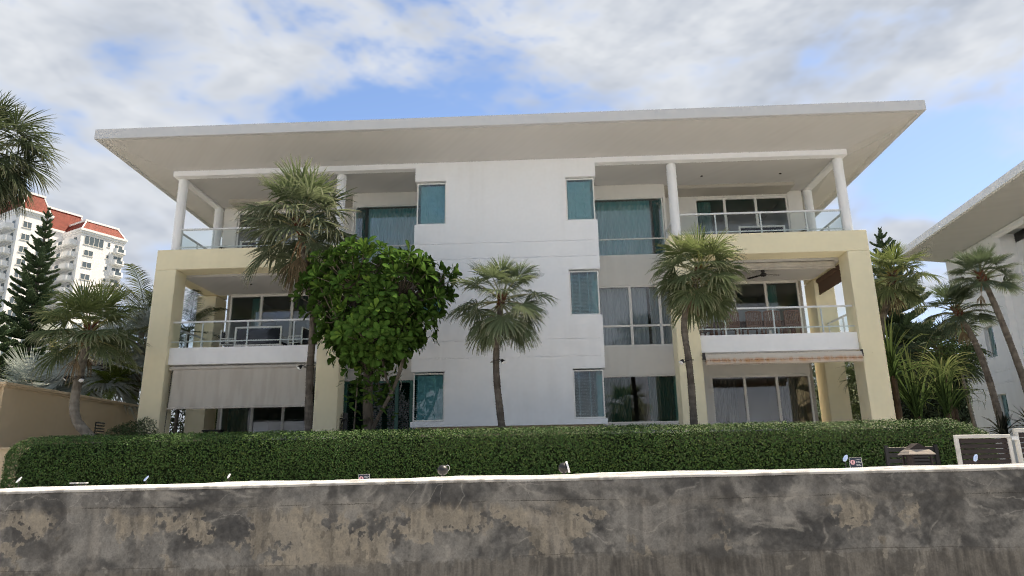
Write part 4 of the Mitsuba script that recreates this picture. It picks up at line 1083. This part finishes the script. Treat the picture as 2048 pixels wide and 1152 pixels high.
for k in range(10):
    b = np.array([.042, .098, .018]) * np.linspace(.55, 1.4, 7)[k] if k < 7 else np.array([.10, .18, .03])
    variants.append(obovate(.37 * rng.uniform(.85, 1.12), .17 * rng.uniform(.9, 1.1), rng, b, rng.uniform(.08, .3), rng.uniform(.10, .35)))
plys = [mikit.ply((v, f), 'glossy_leaf', smooth=True, color=c) for v, f, c in variants]
leaves = []
cen = np.array([TX + .05, TY, 4.3])
for p in tips:
    out = (p - cen) * [1, 1.2, .55]; out[2] += .55; out /= np.linalg.norm(out)
    a = np.cross(out, [0.3, .2, .9]); a /= np.linalg.norm(a); b = np.cross(out, a); n = rng.integers(9, 13)
    yng = rng.random() < .22
    for j in range(n):
        th = j * 2.4 + rng.normal() * .2; open_ = .35 + .85 * j / n + rng.normal() * .08
        d = out * math.cos(open_) + (a * math.cos(th) + b * math.sin(th)) * math.sin(open_); d /= np.linalg.norm(d)
        x = d; zz = out - (out @ x) * x; zz /= np.linalg.norm(zz) + 1e-9; y = np.cross(zz, x); s = rng.uniform(.75, 1.1) * (.62 + .38 * (j + 2) / n)
        M = np.eye(4); M[:3, 0], M[:3, 1], M[:3, 2], M[:3, 3] = x * s, y * s, zz * s, p + d * .03
        kk = int(rng.integers(7, 10)) if (yng and j < 4) else int(rng.integers(0, 7))
        leaves.append((p[1] + .12 * rng.random(), kk, M))
leaves.sort(key=lambda q: q[0])
for y, kk, M in leaves[:300]:
    put('leaf', plys[kk], None, BT, to_world=T(M))
V_, F_, C_, nv = [], [], [], 0
for y, kk, M in leaves[300:]:
    v, f, c = variants[kk]; V_.append(v @ M[:3, :3].T + M[:3, 3]); F_.append(f + nv); C_.append(c); nv += len(v)
k = put('foliage', (np.vstack(V_), np.vstack(F_)), 'glossy_leaf', BT, smooth=True, color=np.vstack(C_)); stuff_part(k)
st = thing('tree_sapling', 'low leafy sprout at the foot of the glossy big leaved tree', 'shrub')
put('stem', MB().tube([[TX - .25, TY - .3, GZ], [TX - .28, TY - .3, .9], [TX - .22, TY - .3, 2.4]], [.03, .025, .015], 7), 'tree_bark', st)
for k in range(46):
    z = rng.uniform(.9, 2.5); a = k * 2.4; M = T().translate([TX + rng.uniform(-.55, .85), TY - .3 + rng.uniform(-.15, .15), float(z)]).rotate([0, 0, 1], math.degrees(a)).rotate([0, 1, 0], rng.uniform(-50, 20)).scale(rng.uniform(.7, 1.0))
    put('leaf', plys[k % 7], None, st, to_world=M)
va = thing('vine_string', 'thin pale dangling aerial root beside the big leaved tree', 'root')
k = np.linspace(0, 1, 24); put('string', MB().tube(np.c_[TX + .98 + .05 * np.sin(k * 9) - .05 * k, TY - .25 + 0 * k, 3.2 - 1.15 * k], .009, 6), 'palm_bark_pale', va)


# ---------------------------------------------------------------- needle trees
def norfolk(name, label, x, y, z0, z1, spread, seed, ntier, tone=1.0, crown0=.12):
    t = thing(name, label, 'tree'); rng = np.random.default_rng(seed); H = z1 - z0
    put('trunk', MB().tube([[x, y, z0], [x + .1, y, z0 + H * .5], [x, y, z1]], [.34, .2, .03], 10), 'tree_bark', t, smooth=50)
    vs = []
    for var in range(5):
        mb = MB(); L = 1.0; xs = np.linspace(0, 1, 9); zc = -.06 * xs + .34 * xs ** 1.8
        mb.tube(np.c_[xs, xs * 0, zc], np.linspace(.022, .008, 9), 5)
        for k in range(24):
            u = .16 + .84 * k / 23; p = np.array([u, 0, np.interp(u, xs, zc)]); l = .34 * (1 - .55 * u) * rng.uniform(.85, 1.3)
            for s in (-1, 1):
                d = np.array([.62, s * rng.uniform(.45, .8), rng.uniform(.05, .4)]); d /= np.linalg.norm(d)
                q = p + d * l * .55 + [0, 0, .01]; e = p + d * l + [0, 0, .10 * l]
                mb.tube([p, q, e], [.026, .034, .012], 4)
            d = np.array([.55, rng.uniform(-.25, .25), .8]); d /= np.linalg.norm(d); mb.tube([p, p + d * l * .5, p + d * l * .85], [.028, .034, .012], 4)
        v, f = mb.mesh(); c = tint((.048 * tone, .078 * tone, .036 * tone), len(v), rng, .35, .1); vs.append(mikit.ply((v, f), 'needle', color=c))
    k = 0
    for i in range(ntier):
        q = i / (ntier - 1); z = z0 + H * (crown0 + (1 - crown0) * q ** .92); R = spread * (1 - q) ** .75 * rng.uniform(.85, 1.1) + .18
        nb = 6 if q < .8 else 5; a0 = rng.uniform(0, 360)
        for j in range(nb):
            r = R * rng.uniform(.8, 1.1); s = [r, r * .9 + .25, r * rng.uniform(.75, 1.1) + .15]
            put('branch', vs[k % 5], None, t, to_world=T().translate([x, y, float(z + rng.normal() * .05)]).rotate([0, 0, 1], a0 + j * 360 / nb + rng.normal() * 6).rotate([0, 1, 0], -30 * q ** 2 + rng.normal() * 4).scale(s)); k += 1
    return t


norfolk('norfolk_pine', 'tall tiered dark green pine in front of the white apartment tower', -33.2, 42, GZ, 17.4, 2.15, 51, 25, crown0=.28)
norfolk('norfolk_pine', 'dark bluish pine at the far left below the tall tiered one', -31.2, 36, GZ, 10.4, 3.4, 52, 16, crown0=.05)
norfolk('norfolk_pine', 'dark pine behind the right outer pier with a bare sky gap beside it', 22.2, 42, GZ, 14.2, 3.4, 53, 20, crown0=.18)
norfolk('norfolk_pine', 'small dark pine glimpsed between the left rear pier and the doors', -17.8, 45, GZ, 12.5, 3.0, 54, 13, crown0=.1)


# ---------------------------------------------------------------- shrubs and strap leaved plants
def strap_plant(name, label, cat, x, y, z, L, n, w, seed, green, tip, arch=(20, 120), elev=(35, 88), group=None, trunk=None, leafkey='frond_leaf', kink=.3):
    t = thing(name, label, cat, group); rng = np.random.default_rng(seed); z = float(z)
    if trunk:
        put('trunk', MB().tube([[x, y, trunk[0]], [x, y, z + .05]], [trunk[1], trunk[1] * .9], 12), 'pandanus_stem', t, smooth=50)
    vs = []
    for k in range(8):
        ts = np.linspace(0, 1, 12); e0 = elev[0] + (elev[1] - elev[0]) * (k / 7); sag = arch[0] + (arch[1] - arch[0]) * (1 - k / 7) * rng.uniform(.7, 1.2); e = (e0 - sag * ts ** 1.5) * D2R
        if rng.random() < kink: e[rng.integers(6, 10):] -= rng.uniform(.6, 1.3)
        C = np.vstack([[0, 0, 0], np.cumsum(np.c_[np.cos(e), 0 * e, np.sin(e)][:-1] / 11, axis=0)])
        hw = w / L * .5 * np.array([.7, .9, 1, 1, 1, .95, .9, .8, .7, .5, .3, .03])
        nr = np.c_[-np.sin(e), 0 * e, np.cos(e)]
        v = np.vstack([C + np.c_[0 * hw, -hw, 0 * hw] + nr * hw[:, None] * .6, C, C + np.c_[0 * hw, hw, 0 * hw] + nr * hw[:, None] * .6])
        f = np.array([[i, i + 1, 13 + i] for i in range(11)] + [[i, 13 + i, 12 + i] for i in range(11)] + [[12 + i, 13 + i, 25 + i] for i in range(11)] + [[12 + i, 25 + i, 24 + i] for i in range(11)])
        g = np.array(green) * rng.uniform(.75, 1.3); m_ = (ts ** 3)[:, None]; c = np.tile(g * (1 - m_) + np.array(tip) * m_, (3, 1)); vs.append(mikit.ply((v, f), leafkey, color=np.clip(c, .004, .9)))
    for k in range(n):
        i = int(rng.integers(0, 8)); put('leaf', vs[i], None, t, to_world=T().translate([x + rng.normal() * .05, y + rng.normal() * .05, z + rng.uniform(-.1, .15)]).rotate([0, 0, 1], k * 137.5 + rng.normal() * 8).scale(L * rng.uniform(.75, 1.1)))
    return t


PG, PT = (.046, .078, .026), (.12, .14, .06)
mat('pandanus_stem', bark((.030, .022, .016), (.095, .070, .048), 20.), .9, .1)
for i, (x, y, z, L, n, w, lab, col) in enumerate((
        (11.75, 22.9, 2.6, 2.0, 44, .070, 'tall green strap leaved plant beside the right outer pier', PG), (12.55, 23.3, 1.3, 2.5, 42, .085, 'tall upright strap leaved plant in the middle of the right clump', PG),
        (13.35, 23.0, 1.35, 2.3, 36, .080, 'lower upright strap leaved plant right of the middle of the clump', PG), (14.15, 24.2, 2.6, 1.5, 50, .055, 'pale drooping strap leaved plant at the right end of the clump', (.11, .15, .05)),
        (11.75, 24.6, 2.6, 1.7, 36, .070, 'strap leaved plant reaching in between the right yellow piers', (.04, .062, .02)), (12.4, 25.0, 3.2, 1.7, 40, .065, 'highest strap leaved plant of the right clump behind the others', PG),
        (14.9, 25.2, 1.7, 1.6, 36, .060, 'small strap leaved plant at the back of the right clump', PG))):
    arch, elev = (((30, 130), (35, 85)), ((5, 70), (55, 88)), ((5, 80), (52, 88)), ((80, 160), (30, 78)), ((60, 130), (25, 85)), ((40, 130), (30, 85)), ((40, 120), (30, 85)))[i]
    strap_plant('pandanus', lab, 'plant', x, y, z, L, n, w, 61 + i, col, PT if i != 3 else (.30, .29, .16), arch, elev, trunk=(GZ, .10), kink=.45)
DG = (.018, .022, .018)
for i, (x, y, L, lab) in enumerate(((12.15, 18.6, .62, 'dark spiky agave like plant left of the leaning trunks'), (12.75, 18.3, .72, 'dark spiky agave like plant in front of the leaning trunks'), (13.45, 18.5, .62, 'dark spiky agave like plant at the right photo edge'))):
    strap_plant('spiky_plant', lab, 'plant', x, y, .55 + .12 * (i == 1), L, 40, .05, 70 + i, DG, (.03, .03, .025), (5, 40), (10, 88), trunk=(GZ, .05), kink=0)


def shrub(name, label, cat, blobs, n, size, col, seed, stem=None, dv=.35, ratio=.5, mat_='hedge_leaf'):
    t = thing(name, label, cat); rng = np.random.default_rng(seed); P, N = [], []
    wts = np.array([b[3] * b[5] for b in blobs]); wts = wts / wts.sum()
    for b, w in zip(blobs, wts):
        k = int(n * w); u = rng.normal(size=(k, 3)); u /= np.linalg.norm(u, axis=1, keepdims=True); r = rng.uniform(.55, 1.0, (k, 1)) ** .5 * (1 + .35 * (nfbm(u * 2.2 + b[0], 3, 5)[:, None] - .5))
        P.append(np.array(b[:3]) + u * r * np.array([b[3], b[4], b[5]])); N.append(u + [0, 0, .5] + .8 * rng.normal(size=(k, 3)))
    P, N = np.vstack(P), np.vstack(N); v, f, c = leaf_cloud(P, N, rng.uniform(.7, 1.2, len(P)) * size, ratio, tint(col, len(P), rng, dv, .15), rng=rng)
    k = put('foliage', (v, f), mat_, t, color=c); stuff_part(k)
    if stem:
        put('stem', MB().tube(stem, np.linspace(.09, .03, len(stem)), 8), 'tree_bark', t, smooth=50)
    else:
        b = blobs[0]; put('stem', MB().tube([[b[0], b[1], GZ], [b[0], b[1], b[2]]], [.06, .03], 8), 'tree_bark', t, smooth=50)
    return t


shrub('shrub', 'low dark green shrub behind hedge between curved palm and left pier', 'shrub', [(-12.6, 20.8, 1.0, .5, .5, .55), (-13.0, 20.9, .9, .5, .5, .55), (-12.2, 20.8, 1.1, .35, .4, .55)], 5200, .085, (.038, .065, .02), 81, ratio=.3)
shrub('dark_tree', 'dark leafy mass at the far left under the pines', 'tree', [(-26.5, 31, 3.4, 2.6, 1.8, 1.8), (-23.5, 32, 3.0, 2.2, 1.6, 1.5), (-29.5, 31, 5.2, 2.2, 1.8, 2.0)], 9000, .26, (.026, .040, .022), 82, ratio=.35)
shrub('dark_tree', 'dark shrubbery mass between pandanus and the neighbouring villa wall', 'tree', [(17.6, 31.5, 1.6, 1.5, 1.4, 1.7), (18.9, 32.5, 2.8, .75, 1.2, 2.2), (15.6, 32, 1.0, 1.6, 1.4, 1.3)], 12000, .20, (.022, .036, .014), 83, ratio=.4)
shrub('dark_tree', 'green leafy tree behind the right rear pier low between the columns', 'tree', [(13.6, 30.5, 1.6, 1.6, 1.4, 1.7), (12.4, 29.5, .9, 1.0, 1.2, 1.2), (13.2, 31, 3.6, 1.2, 1.2, 1.3), (16.2, 37, 4.4, 1.5, 1.3, 2.4), (17.6, 38, 2.2, 1.8, 1.3, 2.0)], 17000, .15, (.05, .075, .02), 84, ratio=.5)
shrub('dark_tree', 'dark leafy tree behind the left rear pier and terraces', 'tree', [(-16.0, 34.5, 3.0, 2.0, 1.6, 2.6), (-14.6, 33.5, 1.6, 1.5, 1.4, 1.5), (-18.5, 35, 2.6, 2.0, 1.5, 1.9), (-16.6, 33, .8, 1.6, 1.2, 1.2)], 21000, .20, (.035, .05, .022), 85, ratio=.35)
shrub('far_tree', 'yellow green tree crown between the pine trunk and the tan wall', 'tree', [(-24.0, 34, 6.0, 1.4, 1.3, 1.2), (-23.0, 34.5, 5.0, 1.6, 1.3, 1.2)], 4500, .22, (.11, .12, .035), 86, ratio=.4)
ft = thing('young_tree', 'slim young tree trunk standing in the shade by the pandanus', 'tree')
put('trunk', MB().tube([[16.9, 27.2, GZ], [16.7, 27.2, 1.5], [16.6, 27.2, 3.2]], [.09, .07, .05], 8), 'palm_bark_pale', ft, smooth=50)
rg = np.random.default_rng(5); u = rg.normal(size=(1500, 3)); u /= np.linalg.norm(u, axis=1, keepdims=True)
v, f, c = leaf_cloud(np.array([16.6, 27.3, 3.9]) + u * rg.uniform(.5, 1, (1500, 1)) * [1.1, .8, .8], u + rg.normal(size=u.shape), rg.uniform(.1, .2, 1500), .4, tint((.055, .085, .022), 1500, rg, .3, .1), rng=rg)
k = put('foliage', (v, f), 'hedge_leaf', ft, color=c); stuff_part(k)

# spotlights strapped to the palm trunks
def trunk_lamp(x, y, z, side, label):
    t = thing('spotlight', label, 'spotlight'); k = np.linspace(0, 2 * math.pi, 21)
    put('strap', MB().tube(np.c_[x + .155 * np.cos(k), y + .155 * np.sin(k), z + .03 + .03 * np.cos(k)], .010, 6), 'black_metal', t)
    put('bracket', MB().tube([[x + side * .10, y - .10, z + .06], [x + side * .17, y - .17, z + .03]], .012, 6), 'black_metal', t)
    c = np.array([x + side * .20, y - .19, z]); d = np.array([side * .55, -.35, -.75]); d /= np.linalg.norm(d)
    put('housing', MB().tube([c - d * .06, c + d * .02, c + d * .06], [.03, .06, .072], 16), 'black_metal', t, smooth=40)
    put('lens', MB().tube([c + d * .0602, c + d * .075], [.070, .062], 16), 'lamp_glass', t, smooth=40)


trunk_lamp(-6.68, 19.38, 2.86, -1, 'spotlight strapped to the tallest shaggy palm trunk')
trunk_lamp(-1.18, 18.78, 2.80, 1, 'spotlight strapped to the palm trunk before the white wall')
trunk_lamp(4.14, 18.78, 2.68, -1, 'spotlight strapped to the bent palm trunk by the right inner pier')
trunk_lamp(-13.62, 19.48, 2.66, 1, 'spotlight facing right on the curved pale palm trunk')
trunk_lamp(-13.64, 19.46, 2.70, -1, 'spotlight facing left on the curved pale palm trunk')
# ---------------------------------------------------------------- the neighbouring villa on the right
NV = thing('neighbouring_villa', 'white neighbouring villa with the same wide overhanging roof, at right edge', 'building')
ang = 5.0 * D2R; fu = np.array([math.sin(ang), math.cos(ang), 0]); rt = np.array([math.cos(ang), -math.sin(ang), 0])
NM = np.eye(4); NM[:3, 0], NM[:3, 1], NM[:3, 3] = rt, fu, [22.22, 32.1, 0]       # local x to the right, y away, origin at the near left corner of the side wall


def nb(name, mat_, *boxes, parent=NV, b=0.0):
    m = MB()
    for q in boxes: m.box(*q, b=b, m=NM)
    return put(name, m, mat_, parent)


wins = [(1.45, 2.25, 8.05, 9.65), (1.45, 2.25, 4.75, 6.3), (1.45, 2.25, 1.4, 2.95)]
side = sbox(0, -1, 4.6, 10.47)
for y0, y1, z0, z1 in wins: side = side.difference(sbox(y0, z0, y1, z1))
gr = shapely.unary_union([sbox(-1, z - .012, 6, z + .012) for z in (7.42, 6.85, 4.0, 3.43)])
SM = NM @ np.array([[0, 1, 0, 0], [1, 0, 0, 0], [0, 0, 1, 0], [0, 0, 0, 1.0]])
def sp(poly, x0, x1):
    return tuple_cat(MB().panel(poly, x0, x1), SM)
def tuple_cat(m, M):
    v, f = m.mesh(); return v @ M[:3, :3].T + M[:3, 3], f
put('wall', tuple_cat(MB().panel(side.difference(gr), 0, .03), SM), 'white_paint', NV); put('wall', tuple_cat(MB().panel(side, .0305, .30), SM), 'white_paint', NV)
front = sbox(.3005, -1, 9, 10.47)
put('wall', tuple_cat(MB().panel(front.difference(gr), 0, .03), NM), 'white_paint', NV); put('wall', tuple_cat(MB().panel(front, .0305, .25), NM), 'white_paint', NV)
nb('wall', 'white_paint', (1.0, 9, -1.2, -.002, -1, 10.0)); nb('wall', 'white_paint', (.301, 12, 4.61, 4.8, -1, 10.47))
nb('window', 'frame_white', (1.15, 2.6, -1.25, -1.21, 10.02, 10.06), (1.15, 2.6, -1.25, -1.21, 10.40, 10.44), (1.15, 1.19, -1.25, -1.21, 10.061, 10.399), (1.75, 1.79, -1.25, -1.21, 10.061, 10.399))
nb('wall', 'black_metal', (1.0, 9, -1.19, -.003, 10.001, 10.46))
for y0, y1, z0, z1 in wins:
    w = nb('window', 'frame_white', (.17, .23, y0, y0 + .05, z0, z1), (.17, .23, y1 - .05, y1, z0, z1), (.17, .23, y0 + .05, y1 - .05, z0, z0 + .05), (.17, .23, y0 + .05, y1 - .05, z1 - .05, z1))
    P = np.array([[.20, y0 + .045, z0 + .045], [.20, y1 - .045, z0 + .045], [.20, y1 - .045, z1 - .045], [.20, y0 + .045, z1 - .045]])
    put('pane', (P @ NM[:3, :3].T + NM[:3, 3], np.array([[0, 1, 2, 3]])), 'glass_teal', w)
    put('curtain', (np.array([[.5, y0 - .2, z0 - .2], [.5, y1 + .2, z0 - .2], [.5, y1 + .2, z1 + .2], [.5, y0 - .2, z1 + .2]]) @ NM[:3, :3].T + NM[:3, 3], np.array([[0, 1, 2, 3]])), 'curtain_dark', w)
RX0, RX1, RY0, RY1 = -2.45, 14, -12, 4.95
o = np.array([[RX0, RY0, 10.86], [RX1, RY0, 10.86], [RX1, RY1, 10.80], [RX0, RY1, 10.80]]); ii = np.array([[-.05, -9.6, 10.475], [12, -9.6, 10.475], [12, 4.7, 10.475], [-.05, 4.7, 10.475]])
tr = lambda P: P @ NM[:3, :3].T + NM[:3, 3]
nroof = put('roof', (tr(np.vstack([o + [0, 0, .30], o + [0, 0, .345]]) + np.tile([[.08, .08, 0], [-.08, .08, 0], [-.08, -.08, 0], [.08, -.08, 0]], (2, 1))), np.array([[3, 2, 1, 0], [4, 5, 6, 7], [0, 1, 5, 4], [1, 2, 6, 5], [2, 3, 7, 6], [3, 0, 4, 7]])), 'roof_grey', NV)
for a in range(4):
    b = (a + 1) % 4; ins = lambda p: p + np.sign(np.array([5.0, -3, 0]) - p) * np.array([.16, .16, 0])
    P = np.array([o[a], o[b], ins(o[b]), ins(o[a])])
    put('fascia', (tr(np.vstack([P, P + [0, 0, .352]])), np.array([[3, 2, 1, 0], [4, 5, 6, 7], [0, 1, 5, 4], [1, 2, 6, 5], [2, 3, 7, 6], [3, 0, 4, 7]])), 'white_paint', nroof)
    S = np.array([ins(o[a]), ins(o[b]), ii[b], ii[a]]); S[:2, 2] += .012
    put('soffit', (tr(np.vstack([S, S + [0, 0, .03]])), np.array([[0, 1, 2, 3], [7, 6, 5, 4]])), 'soffit_paint', nroof)
nb('edge_beam', 'white_paint', (-.02, .26, -9.6, -.003, 10.275, 10.472))
nb('ceiling', 'soffit_paint', (.261, 12, -9.6, -1.26, 10.33, 10.40))

# ---------------------------------------------------------------- the apartment tower on the left
TW = thing('apartment_tower', 'white apartment tower with red tiled mansard roofs far behind on the left', 'building')
ta = 28 * D2R; tu = np.array([math.sin(ta), math.cos(ta), 0]); tn = np.array([math.cos(ta), -math.sin(ta), 0])
TM = np.eye(4); TM[:3, 0], TM[:3, 1], TM[:3, 3] = tu, -tn, [-118.2, 162.0, 0]    # local x along the face (away), local y into the building
ST = 3.22


def tb(name, mat_, *boxes, parent=TW):
    m = MB()
    for q in boxes: m.box(*q, m=TM)
    return put(name, m, mat_, parent)


def mansard(x0, x1, y0, y1, z, h, sl):
    P = np.array([[x0, y0, z], [x1, y0, z], [x1, y1, z], [x0, y1, z], [x0 + sl, y0 + sl, z + h], [x1 - sl, y0 + sl, z + h], [x1 - sl, y1 - sl, z + h], [x0 + sl, y1 - sl, z + h]])
    r = put('roof', (P @ TM[:3, :3].T + TM[:3, 3], np.array([[0, 1, 5, 4], [1, 2, 6, 5], [2, 3, 7, 6], [3, 0, 4, 7], [4, 5, 6, 7]])), 'tower_tile', TW)
    m = MB(); e = .28
    for a, b in ((0, 4), (1, 5)):
        m.tube([(P[a] @ TM[:3, :3].T + TM[:3, 3]), (P[b] @ TM[:3, :3].T + TM[:3, 3])], e * .7, 4)
    m.box(x0 + sl - e, x1 - sl + e, y0 + sl - e, y0 + sl + e, z + h - .1, z + h + .4, m=TM).box(x0 + sl - e, x0 + sl + e, y0 + sl + e, y1 - sl, z + h - .1, z + h + .4, m=TM)
    put('ridge_trim', m, 'tower_white', r)
    c = MB().box(x0 - .5, x1 + .5, y0 - .5, y1 + .5, z - .7, z - .15, m=TM).box(x0 - .25, x1 + .25, y0 - .25, y1 + .25, z - 1.3, z - .705, m=TM)
    put('cornice', c, 'tower_white', r)


def twin(x0, x1, z0, z1, y, bars=1):
    m = MB(); w = .10
    m.box(x0, x1, y - .06, y - .001, z1 - w, z1, m=TM).box(x0 - .1, x1 + .1, y - .16, y - .001, z0 - .12, z0, m=TM)
    for k in range(bars + 2):
        xx = x0 + (x1 - x0 - w) * k / (bars + 1); m.box(xx, xx + w, y - .06, y - .001, z0 + .001, z1 - w - .001, m=TM)
    k = put('window', m, 'frame_white', TW)
    put('pane', MB().box(x0, x1, y - .03, y - .002, z0 + .002, z1 - .002, m=TM), 'tower_glass', k)


def swin(y0, y1, z0, z1, x):
    """A window in a face that looks along -x."""
    k = tb('window', 'frame_white', (x - .06, x - .001, y0, y0 + .1, z0, z1), (x - .06, x - .001, y1 - .1, y1, z0, z1), (x - .06, x - .001, y0 + .1, y1 - .1, z1 - .1, z1)); put('pane', MB().box(x - .03, x - .002, y0 + .1, y1 - .1, z0, z1 - .1, m=TM), 'tower_glass', k)


def balcony(x0, x1, y0, y1, z):
    """A slab with a rounded solid parapet and a glass inset."""
    pl = sbox(x0 + .8, y0 + .8, x1 - .8, y1 - .01).buffer(.8, 6).intersection(sbox(x0 - 1, y0 - 1, x1 + 1, y1 - .01))
    def ex(poly, a, b):
        t = trimesh.util.concatenate([trimesh.creation.extrude_polygon(g, b - a, engine='earcut') for g in getattr(poly, 'geoms', [poly])]); t.apply_translation([0, 0, a]); t.apply_transform(TM); return t
    k = put('balcony', MB().tm(ex(pl, z - .28, z)).tm(ex(pl.buffer(-.18), z - .5, z - .281)), 'tower_white', TW)
    rim_ = pl.difference(pl.buffer(-.16)).difference(sbox(x0 - 1, y1 - .4, x1 + 1, y1 + 1))
    mid = (x0 + x1) / 2; gap = sbox(mid - .7, y0 - 1, mid + .9, (y0 + y1) / 2)
    for g in getattr(rim_.difference(gap), 'geoms', [rim_.difference(gap)]):
        put('parapet', ex(g, z + .001, z + 1.0), 'tower_white', k)
    put('glass_panel', MB().tm(ex(rim_.buffer(-.05).intersection(gap), z + .001, z + .9)), 'tower_glass', k)


def sbalc(x0, x1, y0, y1, z, seed):
    """A balcony on a face that looks along -x, with rounded corners, a solid parapet and a glass inset."""
    pl = sbox(x0 + .8, y0 + .8, x1, y1 - .8).buffer(.8, 6).intersection(sbox(x0 - 1, y0 - 1, x1 - .005, y1 + 1))
    def ex(poly, a, b):
        t = trimesh.util.concatenate([trimesh.creation.extrude_polygon(g, b - a, engine='earcut') for g in getattr(poly, 'geoms', [poly])]); t.apply_translation([0, 0, a]); t.apply_transform(TM); return t
    k = put('balcony', MB().tm(ex(pl, z - .28, z)).tm(ex(pl.buffer(-.18), z - .5, z - .281)), 'tower_white', TW)
    rim_ = pl.difference(pl.buffer(-.16)).difference(sbox(x1 - .4, y0 - 1, x1 + 1, y1 + 1)); mid = y0 + (y1 - y0) * .62
    gap = sbox(x0 - 1, mid - 1.0, (x0 + x1) / 2, mid + 1.0)
    for g in getattr(rim_.difference(gap), 'geoms', [rim_.difference(gap)]):
        put('parapet', ex(g, z + .001, z + 1.0), 'tower_white', k)
    put('glass_panel', ex(rim_.buffer(-.05).intersection(gap), z + .001, z + .9), 'tower_glass', k)


Z0 = 62.0; W1 = 11.4
wing = tb('wall', 'tower_white', (0, W1, 0, 14, -1, Z0 - 1.31)); mansard(0, W1, 0, 14, Z0, 2.6, 1.5)
tb('wall', 'tower_white', (-6.3, -.001, 8.7, 20, -1, Z0 - .71)); mansard(-8.0, 6.0, 8.7, 20, Z0 + .6, 5.8, 1.7)
tb('wall', 'tower_white', (-13.2, -6.301, 3.0, 18, -1, Z0 + .69)); mansard(-13.2, -6.3, 3.0, 18, Z0 + 2.0, 4.6, 1.6)
tb('wall', 'tower_white', (-30, -13.201, 14, 26, -1, Z0 - 2.5))
for i in range(14):
    z = Z0 - 4.3 - i * ST
    if i == 0: twin(.9, 5.9, z + .1, z + 2.5, 0, 3)
    else: twin(1.2, 3.6, z + .4, z + 1.9, 0, 1)
    twin(6.9, 7.7, z + .9, z + (1.9 if i else 2.2), 0, 0)
    if i < 11:
        balcony(8.3, 11.6, -1.2, .0, z - .1); twin(8.8, 11.0, z, z + 2.1, 0, 1)
        sbalc(-2.1, -.02, .9, 8.4, z - .1, 0); swin(1.6, 3.4, z, z + 2.2, 0); swin(4.6, 6.8, z, z + 2.2, 0)
        twin(-5.0, -2.6, z + .4, z + 2.0, 8.7, 1); twin(-12.3, -10.3, z + 1.4, z + 3.0, 3.0, 1); twin(-8.6, -7.2, z + 1.4, z + 3.0, 3.0, 0)
        sbalc(-15.4, -13.22, 4.0, 11.5, z + 1.0, 0); swin(4.6, 6.4, z + 1.1, z + 3.3, -13.2); swin(8.0, 10.4, z + 1.1, z + 3.3, -13.2)
